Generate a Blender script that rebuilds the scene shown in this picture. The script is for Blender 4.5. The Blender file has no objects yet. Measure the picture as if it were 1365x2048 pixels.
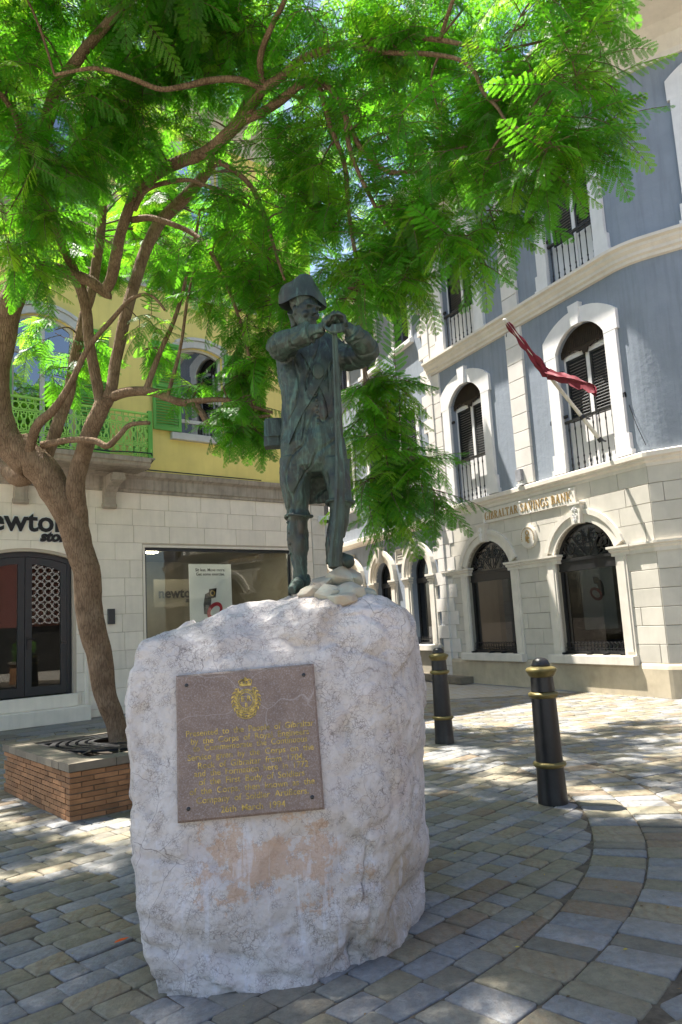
import bpy, bmesh, math, random
from mathutils import Vector, Matrix, noise, Euler, Quaternion
from mathutils.bvhtree import BVHTree

scene = bpy.context.scene
COL = scene.collection
R = math.radians
PI = math.pi

# ------------------------------------------------------------------ camera
FPX, PW, PH, EYE = 1500.0, 1365.0, 2048.0, 1.65
ROLL, PITCH = R(3.2), math.atan(220 / 1500.0)
FW = Vector((0, math.cos(PITCH), math.sin(PITCH)))
UP0 = Vector((0, -math.sin(PITCH), math.cos(PITCH)))
RT = Vector((1, 0, 0)) * math.cos(ROLL) - UP0 * math.sin(ROLL)
UPV = Vector((1, 0, 0)) * math.sin(ROLL) + UP0 * math.cos(ROLL)
CAMP = Vector((0, 0, EYE))
cam = bpy.data.cameras.new('camera')
cam.sensor_fit = 'VERTICAL'; cam.sensor_height = 36.0; cam.lens = FPX / PH * 36.0
cam.clip_start = 0.05; cam.clip_end = 2000
cam_o = bpy.data.objects.new('camera', cam); COL.objects.link(cam_o)
m3 = Matrix((RT, UPV, -FW)).transposed()
cam_o.matrix_world = Matrix.Translation(CAMP) @ m3.to_4x4()
scene.camera = cam_o

# ------------------------------------------------------------------ light
LDIR = Vector((0.350, -0.222, -1.0)).normalized()
SUN_EL = math.asin(-LDIR.z)
SUN_AZ = math.atan2(-LDIR.x, -LDIR.y)
world = bpy.data.worlds.new('World'); scene.world = world; world.use_nodes = True
wn = world.node_tree; wn.nodes.clear()
sky = wn.nodes.new('ShaderNodeTexSky'); sky.sky_type = 'NISHITA'; sky.sun_disc = False
sky.sun_elevation = SUN_EL; sky.sun_rotation = SUN_AZ
sky.air_density = 1.0; sky.dust_density = 1.5; sky.ozone_density = 1.0
bg = wn.nodes.new('ShaderNodeBackground'); bg.inputs[1].default_value = 0.08
wo = wn.nodes.new('ShaderNodeOutputWorld')
wn.links.new(sky.outputs[0], bg.inputs[0]); wn.links.new(bg.outputs[0], wo.inputs[0])
sl = bpy.data.lights.new('sun', 'SUN'); sl.energy = 5.0; sl.angle = R(0.5); sl.color = (1.0, 0.95, 0.87)
so = bpy.data.objects.new('sun', sl); COL.objects.link(so)
so.rotation_euler = LDIR.to_track_quat('-Z', 'Y').to_euler(); so.location = (0, 0, 30)
vs = scene.view_settings
vs.view_transform = 'Standard'; vs.look = 'None'; vs.gamma = 1.0; vs.use_curve_mapping = False
vs.exposure = 1.9
try:
    scene.cycles.max_bounces = 8; scene.cycles.transparent_max_bounces = 12
    scene.cycles.transmission_bounces = 6; scene.cycles.diffuse_bounces = 4
except Exception:
    pass

# ------------------------------------------------------------------ helpers
def ray(px, py):
    return FW + RT * ((px - PW / 2) / FPX) - UPV * ((py - PH / 2) / FPX)
def at(px, py, Y):
    d = ray(px, py); return CAMP + d * (Y / d.y)
def gnd(px, py, z=0.0):
    d = ray(px, py); return CAMP + d * ((z - EYE) / d.z)
def pscale(P):
    return (Vector(P) - CAMP).dot(FW) / FPX
def proj(P):
    v = Vector(P) - CAMP; z = v.dot(FW)
    return PW / 2 + FPX * v.dot(RT) / z, PH / 2 - FPX * v.dot(UPV) / z, z

class Frame:
    """facade frame: local x along the wall, y into the wall, z up"""
    def __init__(s, origin, deg):
        a = R(deg); s.o = Vector(origin); s.a = a
        s.u = Vector((math.cos(a), math.sin(a), 0)); s.v = Vector((-math.sin(a), math.cos(a), 0))
    def px(s, px, py, off=0.0):
        d = ray(px, py); P = s.o + s.v * off
        t = (P - CAMP).dot(s.v) / d.dot(s.v); p = CAMP + d * t - s.o
        return p.dot(s.u), p.z
    def w(s, x, y, z):
        return s.o + s.u * x + s.v * y + Vector((0, 0, z))

class MB:
    def __init__(s): s.v = []; s.f = []; s.mi = []; s.cur = 0
    def add(s, vs_, fs):
        b = len(s.v); s.v += [tuple(p) for p in vs_]
        for f in fs: s.f.append(tuple(i + b for i in f)); s.mi.append(s.cur)
        return s
    def box(s, x0, x1, y0, y1, z0, z1):
        return s.add([(x0,y0,z0),(x1,y0,z0),(x1,y1,z0),(x0,y1,z0),(x0,y0,z1),(x1,y0,z1),(x1,y1,z1),(x0,y1,z1)],
                     [(0,3,2,1),(4,5,6,7),(0,1,5,4),(1,2,6,5),(2,3,7,6),(3,0,4,7)])
    def cbox(s, x0, x1, y0, y1, z0, z1, c=0.008):
        """box whose front face (y0) is chamfered"""
        v = [(x0,y0+c,z0),(x1,y0+c,z0),(x1,y0+c,z1),(x0,y0+c,z1),(x0+c,y0,z0+c),(x1-c,y0,z0+c),(x1-c,y0,z1-c),(x0+c,y0,z1-c),
             (x0,y1,z0),(x1,y1,z0),(x1,y1,z1),(x0,y1,z1)]
        return s.add(v, [(4,5,6,7),(0,1,5,4),(1,2,6,5),(2,3,7,6),(3,0,4,7),(8,9,1,0),(9,10,2,1),(10,11,3,2),(11,8,0,3)])
    def prism(s, poly, y0, y1):
        n = len(poly)
        v = [(x, y0, z) for x, z in poly] + [(x, y1, z) for x, z in poly]
        f = [tuple(range(n)), tuple(range(2*n-1, n-1, -1))] + [(i, i+n, (i+1) % n + n, (i+1) % n) for i in range(n)]
        return s.add(v, f)
    def ring(s, outer, inner, y0, y1, closed=False):
        """solid band between two polylines in xz"""
        n = len(outer)
        v = [(x,y0,z) for x,z in outer] + [(x,y0,z) for x,z in inner] + [(x,y1,z) for x,z in outer] + [(x,y1,z) for x,z in inner]
        f = []
        rng = range(n if closed else n-1)
        for i in rng:
            j = (i+1) % n
            f += [(i,j,n+j,n+i),(2*n+i,3*n+i,3*n+j,2*n+j),(i,2*n+i,2*n+j,j),(n+i,n+j,3*n+j,3*n+i)]
        if not closed:
            f += [(0,n,3*n,2*n),(n-1,3*n-1,4*n-1,2*n-1)]
        return s.add(v, f)
    def tube(s, pts, rad, n=6, cap=True, jit=0.0, seed=0):
        pts = [Vector(p) for p in pts]
        if not isinstance(rad, (list, tuple)): rad = [rad]*len(pts)
        T = []
        for i in range(len(pts)):
            a = pts[max(0,i-1)]; b = pts[min(len(pts)-1,i+1)]
            d = b-a; T.append(d.normalized() if d.length > 1e-9 else Vector((0,0,1)))
        t0 = T[0]; nrm = t0.orthogonal().normalized(); vs_ = []
        for i, p in enumerate(pts):
            t = T[i]; nrm = nrm - t*nrm.dot(t)
            if nrm.length < 1e-6: nrm = t.orthogonal()
            nrm.normalize(); bn = t.cross(nrm)
            for k in range(n):
                a = 2*PI*k/n; q = (nrm*math.cos(a)+bn*math.sin(a))
                r = rad[i]
                if jit: r *= 1+jit*noise.noise((p+q*rad[i]*1.5)*9+Vector((seed,0,0)))+jit*.6*noise.noise((p+q*rad[i])*3+Vector((0,seed,0)))
                vs_.append(p+q*r)
        f = []
        for i in range(len(pts)-1):
            for k in range(n):
                k2 = (k+1) % n
                f.append((i*n+k, i*n+k2, (i+1)*n+k2, (i+1)*n+k))
        if cap: f += [tuple(range(n-1,-1,-1)), tuple((len(pts)-1)*n+k for k in range(n))]
        return s.add(vs_, f)
    def lathe(s, prof, n=20, o=(0,0,0)):
        vs_ = []; f = []
        for r, z in prof:
            for k in range(n):
                a = 2*PI*k/n; vs_.append((o[0]+r*math.cos(a), o[1]+r*math.sin(a), o[2]+z))
        for i in range(len(prof)-1):
            for k in range(n):
                k2 = (k+1) % n; f.append((i*n+k, i*n+k2, (i+1)*n+k2, (i+1)*n+k))
        f += [tuple(range(n-1,-1,-1)), tuple((len(prof)-1)*n+k for k in range(n))]
        return s.add(vs_, f)
    def ball(s, c, rx, ry, rz, nu=14, nv=9, rot=None):
        vs_ = []; f = []; c = Vector(c)
        for j in range(nv+1):
            th = PI*j/nv
            for k in range(nu):
                a = 2*PI*k/nu; p = Vector((rx*math.sin(th)*math.cos(a), ry*math.sin(th)*math.sin(a), rz*math.cos(th)))
                if rot: p = rot @ p
                vs_.append(c+p)
        for j in range(nv):
            for k in range(nu):
                k2 = (k+1) % nu; f.append((j*nu+k, (j+1)*nu+k, (j+1)*nu+k2, j*nu+k2))
        return s.add(vs_, f)
    def loft(s, secs, n=20, axis=None):
        """secs: (centre, halfwidth x, halfdepth y, power)"""
        vs_ = []; f = []
        for c, rx, ry, pw in secs:
            c = Vector(c)
            for k in range(n):
                a = 2*PI*k/n; ca, sa = math.cos(a), math.sin(a)
                vs_.append(c+Vector((rx*math.copysign(abs(ca)**pw, ca), ry*math.copysign(abs(sa)**pw, sa), 0)))
        for i in range(len(secs)-1):
            for k in range(n):
                k2 = (k+1) % n; f.append((i*n+k, i*n+k2, (i+1)*n+k2, (i+1)*n+k))
        f += [tuple(range(n-1,-1,-1)), tuple((len(secs)-1)*n+k for k in range(n))]
        return s.add(vs_, f)
    def sweep(s, prof, path, z=0.0):
        """prof: (out, z) closed polygon, path: xy points; 'out' towards -normal side (left of the path is the wall)"""
        n = len(prof); path = [Vector((p[0], p[1], 0)) for p in path]; vs_ = []; f = []
        for i, p in enumerate(path):
            a = path[max(0,i-1)]; b = path[min(len(path)-1,i+1)]
            if 0 < i < len(path)-1:
                d1 = (p-a).normalized(); d2 = (b-p).normalized(); d = (d1+d2).normalized(); k = 1/max(.3, d.dot(d1))
            else: d = (b-a).normalized(); k = 1
            o = Vector((d.y, -d.x, 0))*k
            for q in prof: vs_.append((p.x+o.x*q[0], p.y+o.y*q[0], z+q[1]))
        for i in range(len(path)-1):
            for k in range(n):
                k2 = (k+1) % n; f.append((i*n+k, i*n+k2, (i+1)*n+k2, (i+1)*n+k))
        f += [tuple(range(n-1,-1,-1)), tuple((len(path)-1)*n+k for k in range(n))]
        return s.add(vs_, f)
    def mesh(s, name, mats, smooth=False, warp=None, origin=None):
        v = s.v
        if warp: v = [warp(*p) for p in v]
        if origin is not None: v = [(p[0]-origin[0], p[1]-origin[1], p[2]-origin[2]) for p in v]
        me = bpy.data.meshes.new(name); me.from_pydata(v, [], s.f)
        if not isinstance(mats, (list, tuple)): mats = [mats]
        for m in mats: me.materials.append(m)
        if len(mats) > 1: me.polygons.foreach_set('material_index', s.mi)
        if smooth:
            me.polygons.foreach_set('use_smooth', [True]*len(me.polygons))
            if smooth != True:
                try: me.set_sharp_from_angle(angle=R(smooth))
                except Exception: pass
        me.update()
        return me
    def build(s, name, mats, parent=None, smooth=False, warp=None, origin=None, loc=None, rotz=None):
        return link(name, s.mesh(name, mats, smooth, warp, origin), parent, loc, rotz)

def link(name, me, parent=None, loc=None, rotz=None):
    o = bpy.data.objects.new(name, me); COL.objects.link(o); o.parent = parent
    if loc is not None: o.location = loc
    if rotz is not None: o.rotation_euler = (0, 0, rotz)
    return o
def tag(o, label, cat, group=None):
    o['label'] = label; o['category'] = cat
    if group: o['group'] = group
    return o
def thing(name, label, cat, loc=(0,0,0), rotz=0.0, group=None):
    o = bpy.data.objects.new(name, None); COL.objects.link(o); o.location = loc; o.rotation_euler = (0,0,rotz)
    o.empty_display_size = .2
    return tag(o, label, cat, group)
def struct(o, kind='structure'):
    o['kind'] = kind; return o
def copy_tree(o, parent=None):
    c = o.copy(); COL.objects.link(c); c.parent = parent
    for ch in list(o.children): copy_tree(ch, c)
    return c
def crom(pts, k=6):
    """Catmull-Rom through tuples of any length"""
    out = []; n = len(pts)
    for i in range(n-1):
        p0 = pts[max(0,i-1)]; p1 = pts[i]; p2 = pts[i+1]; p3 = pts[min(n-1,i+2)]
        for j in range(k):
            t = j/k
            out.append(tuple(.5*((2*b)+(-a+c)*t+(2*a-5*b+4*c-d)*t*t+(-a+3*b-3*c+d)*t**3) for a,b,c,d in zip(p0,p1,p2,p3)))
    out.append(tuple(pts[-1])); return out

# ------------------------------------------------------------------ materials
def newmat(name):
    m = bpy.data.materials.new(name); m.use_nodes = True; nt = m.node_tree
    return m, nt, nt.nodes['Principled BSDF']
class NT:
    def __init__(s, nt): s.nt = nt
    def n(s, t, **kw):
        nd = s.nt.nodes.new(t)
        for k, v in kw.items():
            if k.startswith('i_'):
                key = k[2:]; key = int(key) if key.isdigit() else key.replace('_', ' ')
                nd.inputs[key].default_value = v
            else: setattr(nd, k, v)
        return nd
    def l(s, a, b): s.nt.links.new(a, b)
    def pos(s, scale=(1,1,1), obj=False):
        if obj: o = s.n('ShaderNodeTexCoord').outputs['Object']
        else: o = s.n('ShaderNodeNewGeometry').outputs['Position']
        mp = s.n('ShaderNodeMapping'); mp.inputs['Scale'].default_value = scale; s.l(o, mp.inputs[0]); return mp.outputs[0]
    def noise(s, vec, scale, detail=4, rough=.55, dist=0.0):
        nd = s.n('ShaderNodeTexNoise'); nd.inputs['Scale'].default_value = scale; nd.inputs['Detail'].default_value = detail
        nd.inputs['Roughness'].default_value = rough; nd.inputs['Distortion'].default_value = dist
        if vec is not None: s.l(vec, nd.inputs['Vector'])
        return nd.outputs[0]
    def ramp(s, fac, stops):
        nd = s.n('ShaderNodeValToRGB'); e = nd.color_ramp.elements
        while len(e) < len(stops): e.new(.5)
        for i, (p, c) in enumerate(stops):
            e[i].position = p; e[i].color = (c, c, c, 1) if isinstance(c, (int, float)) else (*c, 1)
        s.l(fac, nd.inputs[0]); return nd.outputs[0]
    def mix(s, fac, a, b, mode='MIX'):
        nd = s.n('ShaderNodeMix'); nd.data_type = 'RGBA'; nd.blend_type = mode
        for sock, v in ((nd.inputs[0], fac), (nd.inputs[6], a), (nd.inputs[7], b)):
            if isinstance(v, (int, float)): sock.default_value = v
            elif isinstance(v, tuple): sock.default_value = (*v, 1) if len(v) == 3 else v
            else: s.l(v, sock)
        return nd.outputs[2]
    def math(s, op, a, b=0.0):
        nd = s.n('ShaderNodeMath'); nd.operation = op
        for sock, v in ((nd.inputs[0], a), (nd.inputs[1], b)):
            if isinstance(v, (int, float)): sock.default_value = v
            else: s.l(v, sock)
        return nd.outputs[0]
    def bump(s, h, strength, dist, prev=None):
        nd = s.n('ShaderNodeBump'); nd.inputs['Strength'].default_value = strength; nd.inputs['Distance'].default_value = dist
        s.l(h, nd.inputs['Height'])
        if prev: s.l(prev, nd.inputs['Normal'])
        return nd.outputs[0]

def M(name, c, rough=.6, var=.15, scale=3.0, bump=.15, bscale=40.0, bdist=.004, metal=0.0, streak=0.0, rnd=0.0, c2=None, spec=.3, coat=0.0, obj=False, stain=0.0, stainc=(.2,.16,.11)):
    m, nt, b = newmat(name); k = NT(nt); p = k.pos(obj=obj)
    n1 = k.noise(p, scale, 6, .6)
    c2 = c2 or tuple(x*(1-2*var) for x in c); chi = tuple(min(1, x*(1+var)) for x in c)
    col = k.ramp(n1, [(.3, c2), (.7, chi)])
    if streak:
        ps = k.pos((7, 7, .5)); n2 = k.noise(ps, 1.6, 5, .6)
        f = k.ramp(n2, [(.48, 0.0), (.72, streak)])
        col = k.mix(f, col, tuple(x*.45 for x in c))
    if stain:
        n4 = k.noise(p, .9, 7, .68); f = k.ramp(n4, [(.5, 0.0), (.68, stain)]); col = k.mix(f, col, stainc)
    if rnd:
        oi = k.n('ShaderNodeObjectInfo'); f = k.math('MULTIPLY_ADD', oi.outputs['Random'], 2*rnd); f.node.inputs[2].default_value = 1-rnd
        col = k.mix(1.0, col, f, 'MULTIPLY')
    k.l(col, b.inputs['Base Color'])
    b.inputs['Roughness'].default_value = rough; b.inputs['Metallic'].default_value = metal
    b.inputs['Specular IOR Level'].default_value = spec; b.inputs['Coat Weight'].default_value = coat
    if bump:
        n3 = k.noise(p, bscale, 5, .6); k.l(k.bump(n3, bump, bdist), b.inputs['Normal'])
        rr = k.ramp(n1, [(.25, max(0, rough-.1)), (.75, min(1, rough+.1))]); k.l(rr, b.inputs['Roughness'])
    return m
def glass(name, tint=(.9,.95,.95), refl=.06, rough=.01, kf=1.0):
    m, nt, b = newmat(name); nt.nodes.remove(b); k = NT(nt)
    fr = k.n('ShaderNodeFresnel'); fr.inputs[0].default_value = 1.5
    f = k.math('ADD', k.math('MULTIPLY', fr.outputs[0], kf), refl)
    tr = k.n('ShaderNodeBsdfTransparent'); tr.inputs[0].default_value = (*tint, 1)
    gl = k.n('ShaderNodeBsdfGlossy'); gl.inputs['Roughness'].default_value = rough
    mx = k.n('ShaderNodeMixShader'); k.l(f, mx.inputs[0]); k.l(tr.outputs[0], mx.inputs[1]); k.l(gl.outputs[0], mx.inputs[2])
    k.l(mx.outputs[0], nt.nodes['Material Output'].inputs[0]); return m
def emit(name, c, s):
    m, nt, b = newmat(name); b.inputs['Base Color'].default_value = (*c, 1)
    b.inputs['Emission Color'].default_value = (*c, 1); b.inputs['Emission Strength'].default_value = s; return m
def leafmat(name, c, ct, fac=.5):
    m, nt, b = newmat(name); k = NT(nt)
    p = k.pos(); n = k.noise(p, 2.2, 3, .6)
    oi = k.n('ShaderNodeObjectInfo')
    f = k.math('ADD', k.math('MULTIPLY', n, .6), k.math('MULTIPLY', oi.outputs['Random'], .4))
    col = k.ramp(f, [(.25, tuple(x*.55 for x in c)), (.75, tuple(x*1.25 for x in c))])
    k.l(col, b.inputs['Base Color']); b.inputs['Roughness'].default_value = .42; b.inputs['Specular IOR Level'].default_value = .35
    tcol = k.ramp(f, [(.25, tuple(x*.65 for x in ct)), (.75, tuple(min(1, x*1.2) for x in ct))])
    tr = k.n('ShaderNodeBsdfTranslucent'); k.l(tcol, tr.inputs[0])
    mx = k.n('ShaderNodeMixShader'); mx.inputs[0].default_value = fac
    k.l(b.outputs[0], mx.inputs[1]); k.l(tr.outputs[0], mx.inputs[2]); k.l(mx.outputs[0], nt.nodes['Material Output'].inputs[0])
    return m

MT = {}
MT['yellow'] = M('yellow_render', (.79,.655,.21), .75, .05, 1.2, .1, 60, .003, streak=.12, stain=.15, stainc=(.45,.37,.12))
MT['cream'] = M('cream_limestone', (.78,.70,.59), .6, .05, 2.5, .12, 90, .002, rnd=.05, streak=.12)
MT['cream_joint'] = M('cream_joint', (.46,.39,.31), .8, .05, 2.5, .1, 60)
MT['band'] = M('weathered_band_stone', (.36,.31,.25), .7, .15, 3, .2, 40, .004, streak=.7)
MT['green'] = M('green_paint', (.13,.38,.07), .45, .08, 4, .05, 60)
MT['green_iron'] = M('light_green_iron', (.30,.60,.13), .45, .06, 4, .05, 60)
MT['white_frame'] = M('white_frame_paint', (.55,.54,.50), .5, .08, 4, .08, 50)
MT['dark_frame'] = M('anthracite_metal', (.012,.018,.022), .35, .1, 5, .02, 60, spec=.5)
MT['dark_room'] = M('dark_interior', (.025,.022,.02), .8, .2, 2, 0)
MT['shop_room'] = M('shop_interior', (.16,.145,.11), .8, .1, 2, 0)
MT['shop_glass'] = glass('shop_glass', (.93,.95,.93), .02, .01, .55)
MT['dark_glass'] = glass('dark_glass', (.12,.115,.11), .0, .01, .13)
MT['blue_glass'] = glass('upper_glass', (.25,.28,.32), .30)
MT['curtain_or_dark_sheet'] = M('grey_curtain', (.28,.28,.30), .9, .15, 6, 0)
MT['bank_stone'] = M('bank_limestone', (.52,.485,.42), .75, .05, 3, .45, 110, .005, rnd=.07, streak=.08)
MT['bank_joint'] = M('bank_joint', (.30,.27,.215), .8, .05, 3, .1, 60)
MT['bank_base'] = M('bank_base_stone', (.47,.40,.29), .75, .1, 3, .3, 90, .004, streak=.15, stain=.35, stainc=(.30,.24,.15))
MT['trim'] = M('cream_trim_stone', (.62,.575,.50), .65, .06, 3, .15, 70, .003, streak=.15)
MT['blue'] = M('blue_grey_render', (.232,.262,.305), .8, .07, 1.3, .5, 9, .012, streak=.28, stain=.3, stainc=(.175,.205,.25))
MT['white'] = M('white_paint', (.70,.68,.66), .6, .05, 3, .15, 70, .003, streak=.06)
MT['quoin'] = M('quoin_paint', (.62,.585,.54), .7, .05, 3, .25, 60, .004, rnd=.04)
MT['corn'] = M('cornice_paint', (.66,.60,.52), .65, .05, 3, .12, 60, .003, streak=.12)
MT['shutter'] = M('black_shutter_paint', (.022,.023,.024), .5, .2, 6, .05, 60, spec=.4)
MT['valance'] = M('dark_brown_wood', (.035,.024,.016), .6, .2, 6, .1, 60)
MT['iron'] = M('black_iron', (.012,.012,.013), .4, .2, 8, .08, 60, spec=.5)
MT['gold'] = M('gilt_lettering', (.47,.325,.08), .45, .35, 45, .1, 120, .002, metal=.4, spec=.5)
MT['gold_sign'] = M('sign_gilt', (.42,.27,.10), .5, .15, 20, 0, metal=.3)
MT['bollard_black'] = M('bollard_black', (.011,.010,.010), .38, .3, 9, .4, 22, .006, spec=.45, stain=.85, stainc=(.065,.055,.045))
MT['bollard_gold'] = M('bollard_gold', (.185,.145,.05), .45, .2, 12, .2, 50, .003, metal=.35, stain=.4, stainc=(.14,.13,.05))
MT['mortar'] = M('mortar', (.20,.16,.115), .9, .2, 10, .3, 70)
MT['brick'] = M('orange_brick', (.33,.165,.075), .85, .15, 8, .4, 50, .006, rnd=.25, stain=.35, stainc=(.15,.08,.04))
MT['coping'] = M('coping_stone', (.20,.17,.125), .8, .15, 5, .35, 40, .006, rnd=.15, stain=.3, stainc=(.13,.11,.08))
MT['soil'] = M('soil', (.045,.034,.024), .95, .3, 12, .6, 30, .02)
MT['flag'] = M('burgundy_cloth', (.17,.018,.03), .75, .15, 9, .2, 120, .003)
MT['pole'] = M('cream_pole', (.58,.53,.44), .45, .08, 6, .05, 40)
MT['poster'] = M('poster_print', (.84,.83,.80), .4, .03, 2, 0)
MT['black_print'] = M('black_print', (.012,.012,.013), .4, .1, 4, 0)
MT['grey_print'] = M('grey_print', (.05,.05,.05), .4, .1, 4, 0)
MT['red_print'] = M('red_print', (.45,.02,.04), .4, .1, 4, 0)
MT['white_plastic'] = M('white_plastic', (.72,.72,.70), .35, .04, 4, 0)
MT['blue_plastic'] = M('blue_plastic', (.06,.18,.40), .35, .1, 4, 0)
MT['lamp'] = emit('shop_lamp', (1.0,.90,.70), 14.0)
MT['pale'] = M('pale_far_render', (.52,.49,.43), .8, .08, 1, .1, 30, streak=.1)
MT['hedge'] = leafmat('hedge_leaf', (.07,.16,.02), (.16,.32,.03), .4)
MT['redwall'] = M('dull_red_render', (.24,.085,.07), .8, .1, 1.2, .1, 40, streak=.15)
MT['leaf'] = leafmat('leaf_green', (.034,.14,.008), (.19,.58,.02), .50)
MT['leaf2'] = leafmat('leaf_yellow_green', (.065,.18,.010), (.38,.70,.03), .52)

def barkmat():
    m, nt, b = newmat('brown_bark'); k = NT(nt); p = k.pos((20,20,3.6)); q = k.pos()
    v = k.n('ShaderNodeTexVoronoi'); v.feature = 'DISTANCE_TO_EDGE'; v.inputs['Scale'].default_value = 3.0
    d = k.mix(.30, p, k.n('ShaderNodeTexNoise', i_Scale=2.0).outputs[1]); k.l(d, v.inputs['Vector'])
    n = k.noise(q, 6, 6, .65); n2 = k.noise(p, 3.0, 6, .65)
    h = k.math('ADD', k.ramp(v.outputs[0], [(0.0, 0.0), (.22, 1.0)]), k.math('MULTIPLY', n2, .9))
    col = k.ramp(n, [(.3, (.125,.078,.044)), (.7, (.27,.185,.115))])
    col = k.mix(k.ramp(h, [(.25, .75), (1.0, 0.0)]), col, (.06,.036,.021))
    k.l(col, b.inputs['Base Color']); b.inputs['Roughness'].default_value = .9; b.inputs['Specular IOR Level'].default_value = .2
    k.l(k.bump(h, .7, .010), b.inputs['Normal']); return m
MT['bark'] = barkmat()
MT['twig'] = M('twig_bark', (.12,.078,.048), .85, .2, 8, .3, 60, .003)

def stonemats():
    cols = [((.225,.235,.245),(.165,.175,.185)), ((.27,.272,.272),(.205,.205,.205)), ((.25,.225,.14),(.18,.155,.09)),
            ((.30,.25,.15),(.22,.175,.095)), ((.26,.19,.115),(.18,.125,.07)), ((.20,.185,.14),(.14,.125,.09)), ((.24,.235,.20),(.17,.165,.135))]
    out = []
    mute = lambda q: tuple(.72*x+.28*g for x, g in zip(q, (.235*sum(q)/.68, .225*sum(q)/.68, .205*sum(q)/.68)))
    for i, (a, c) in enumerate(cols):
        a, c = mute(a), mute(c)
        m, nt, b = newmat('sett_%d' % i); k = NT(nt); p = k.pos()
        n1 = k.noise(p, 5, 7, .65, .6); col = k.ramp(n1, [(.3, c), (.7, a)])
        w = k.n('ShaderNodeTexWave'); w.inputs['Scale'].default_value = 5; w.inputs['Distortion'].default_value = 9; w.inputs['Detail'].default_value = 3
        k.l(p, w.inputs['Vector'])
        col = k.mix(k.ramp(w.outputs[1], [(.55, 0.0), (.95, .35 if i in (3, 4) else .12)]), col, (.20,.115,.055))
        sp = k.noise(p, 55, 3, .6); col = k.mix(k.ramp(sp, [(.62, 0.0), (.75, .55)]), col, (.09,.08,.07))
        gm = k.noise(p, 1.1, 5, .7); col = k.mix(k.ramp(gm, [(.45, 0.0), (.75, .45)]), col, (.10,.09,.075))
        g2 = k.noise(p, 18, 6, .75); col = k.mix(k.ramp(g2, [(.42, 0.0), (.70, .8)]), col, tuple(x*.45 for x in a))
        g3 = k.noise(p, 2.6, 6, .7, .8); col = k.mix(k.ramp(g3, [(.50, 0.0), (.70, .45)]), col, (.25,.225,.18))
        k.l(col, b.inputs['Base Color']); k.l(k.ramp(n1, [(.2, .55), (.8, .8)]), b.inputs['Roughness'])
        b.inputs['Specular IOR Level'].default_value = .35
        k.l(k.bump(k.math('ADD', k.noise(p, 14, 6, .6), k.math('MULTIPLY', sp, .4)), .8, .016), b.inputs['Normal']); out.append(m)
    return out
SETT = stonemats()
def farpaving():
    m, nt, b = newmat('far_paving'); k = NT(nt); p = k.n('ShaderNodeNewGeometry').outputs['Position']
    mp = k.n('ShaderNodeMapping'); mp.inputs['Rotation'].default_value = (0,0,-R(46)); k.l(p, mp.inputs[0])
    br = k.n('ShaderNodeTexBrick'); br.inputs['Scale'].default_value = 1.0; br.inputs['Brick Width'].default_value = .25; br.inputs['Row Height'].default_value = .172
    br.inputs['Mortar Size'].default_value = .006; br.inputs['Color1'].default_value = (.36,.31,.23,1); br.inputs['Color2'].default_value = (.36,.35,.33,1)  # paler than the setts: sun glare put into the stone colour
    br.inputs['Mortar'].default_value = (.07,.06,.045,1); k.l(mp.outputs[0], br.inputs[0])
    col = k.mix(k.ramp(k.noise(k.pos(), 3, 5), [(.3, .0), (.7, .5)]), br.outputs[0], (.40,.35,.27))
    k.l(col, b.inputs['Base Color']); b.inputs['Roughness'].default_value = .8
    k.l(k.bump(br.outputs[1], -.6, .01), b.inputs['Normal']); return m
MT['far_paving'] = farpaving()
MT['joint'] = M('joint_sand', (.11,.09,.065), .95, .3, 15, .5, 60, .006)

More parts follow.
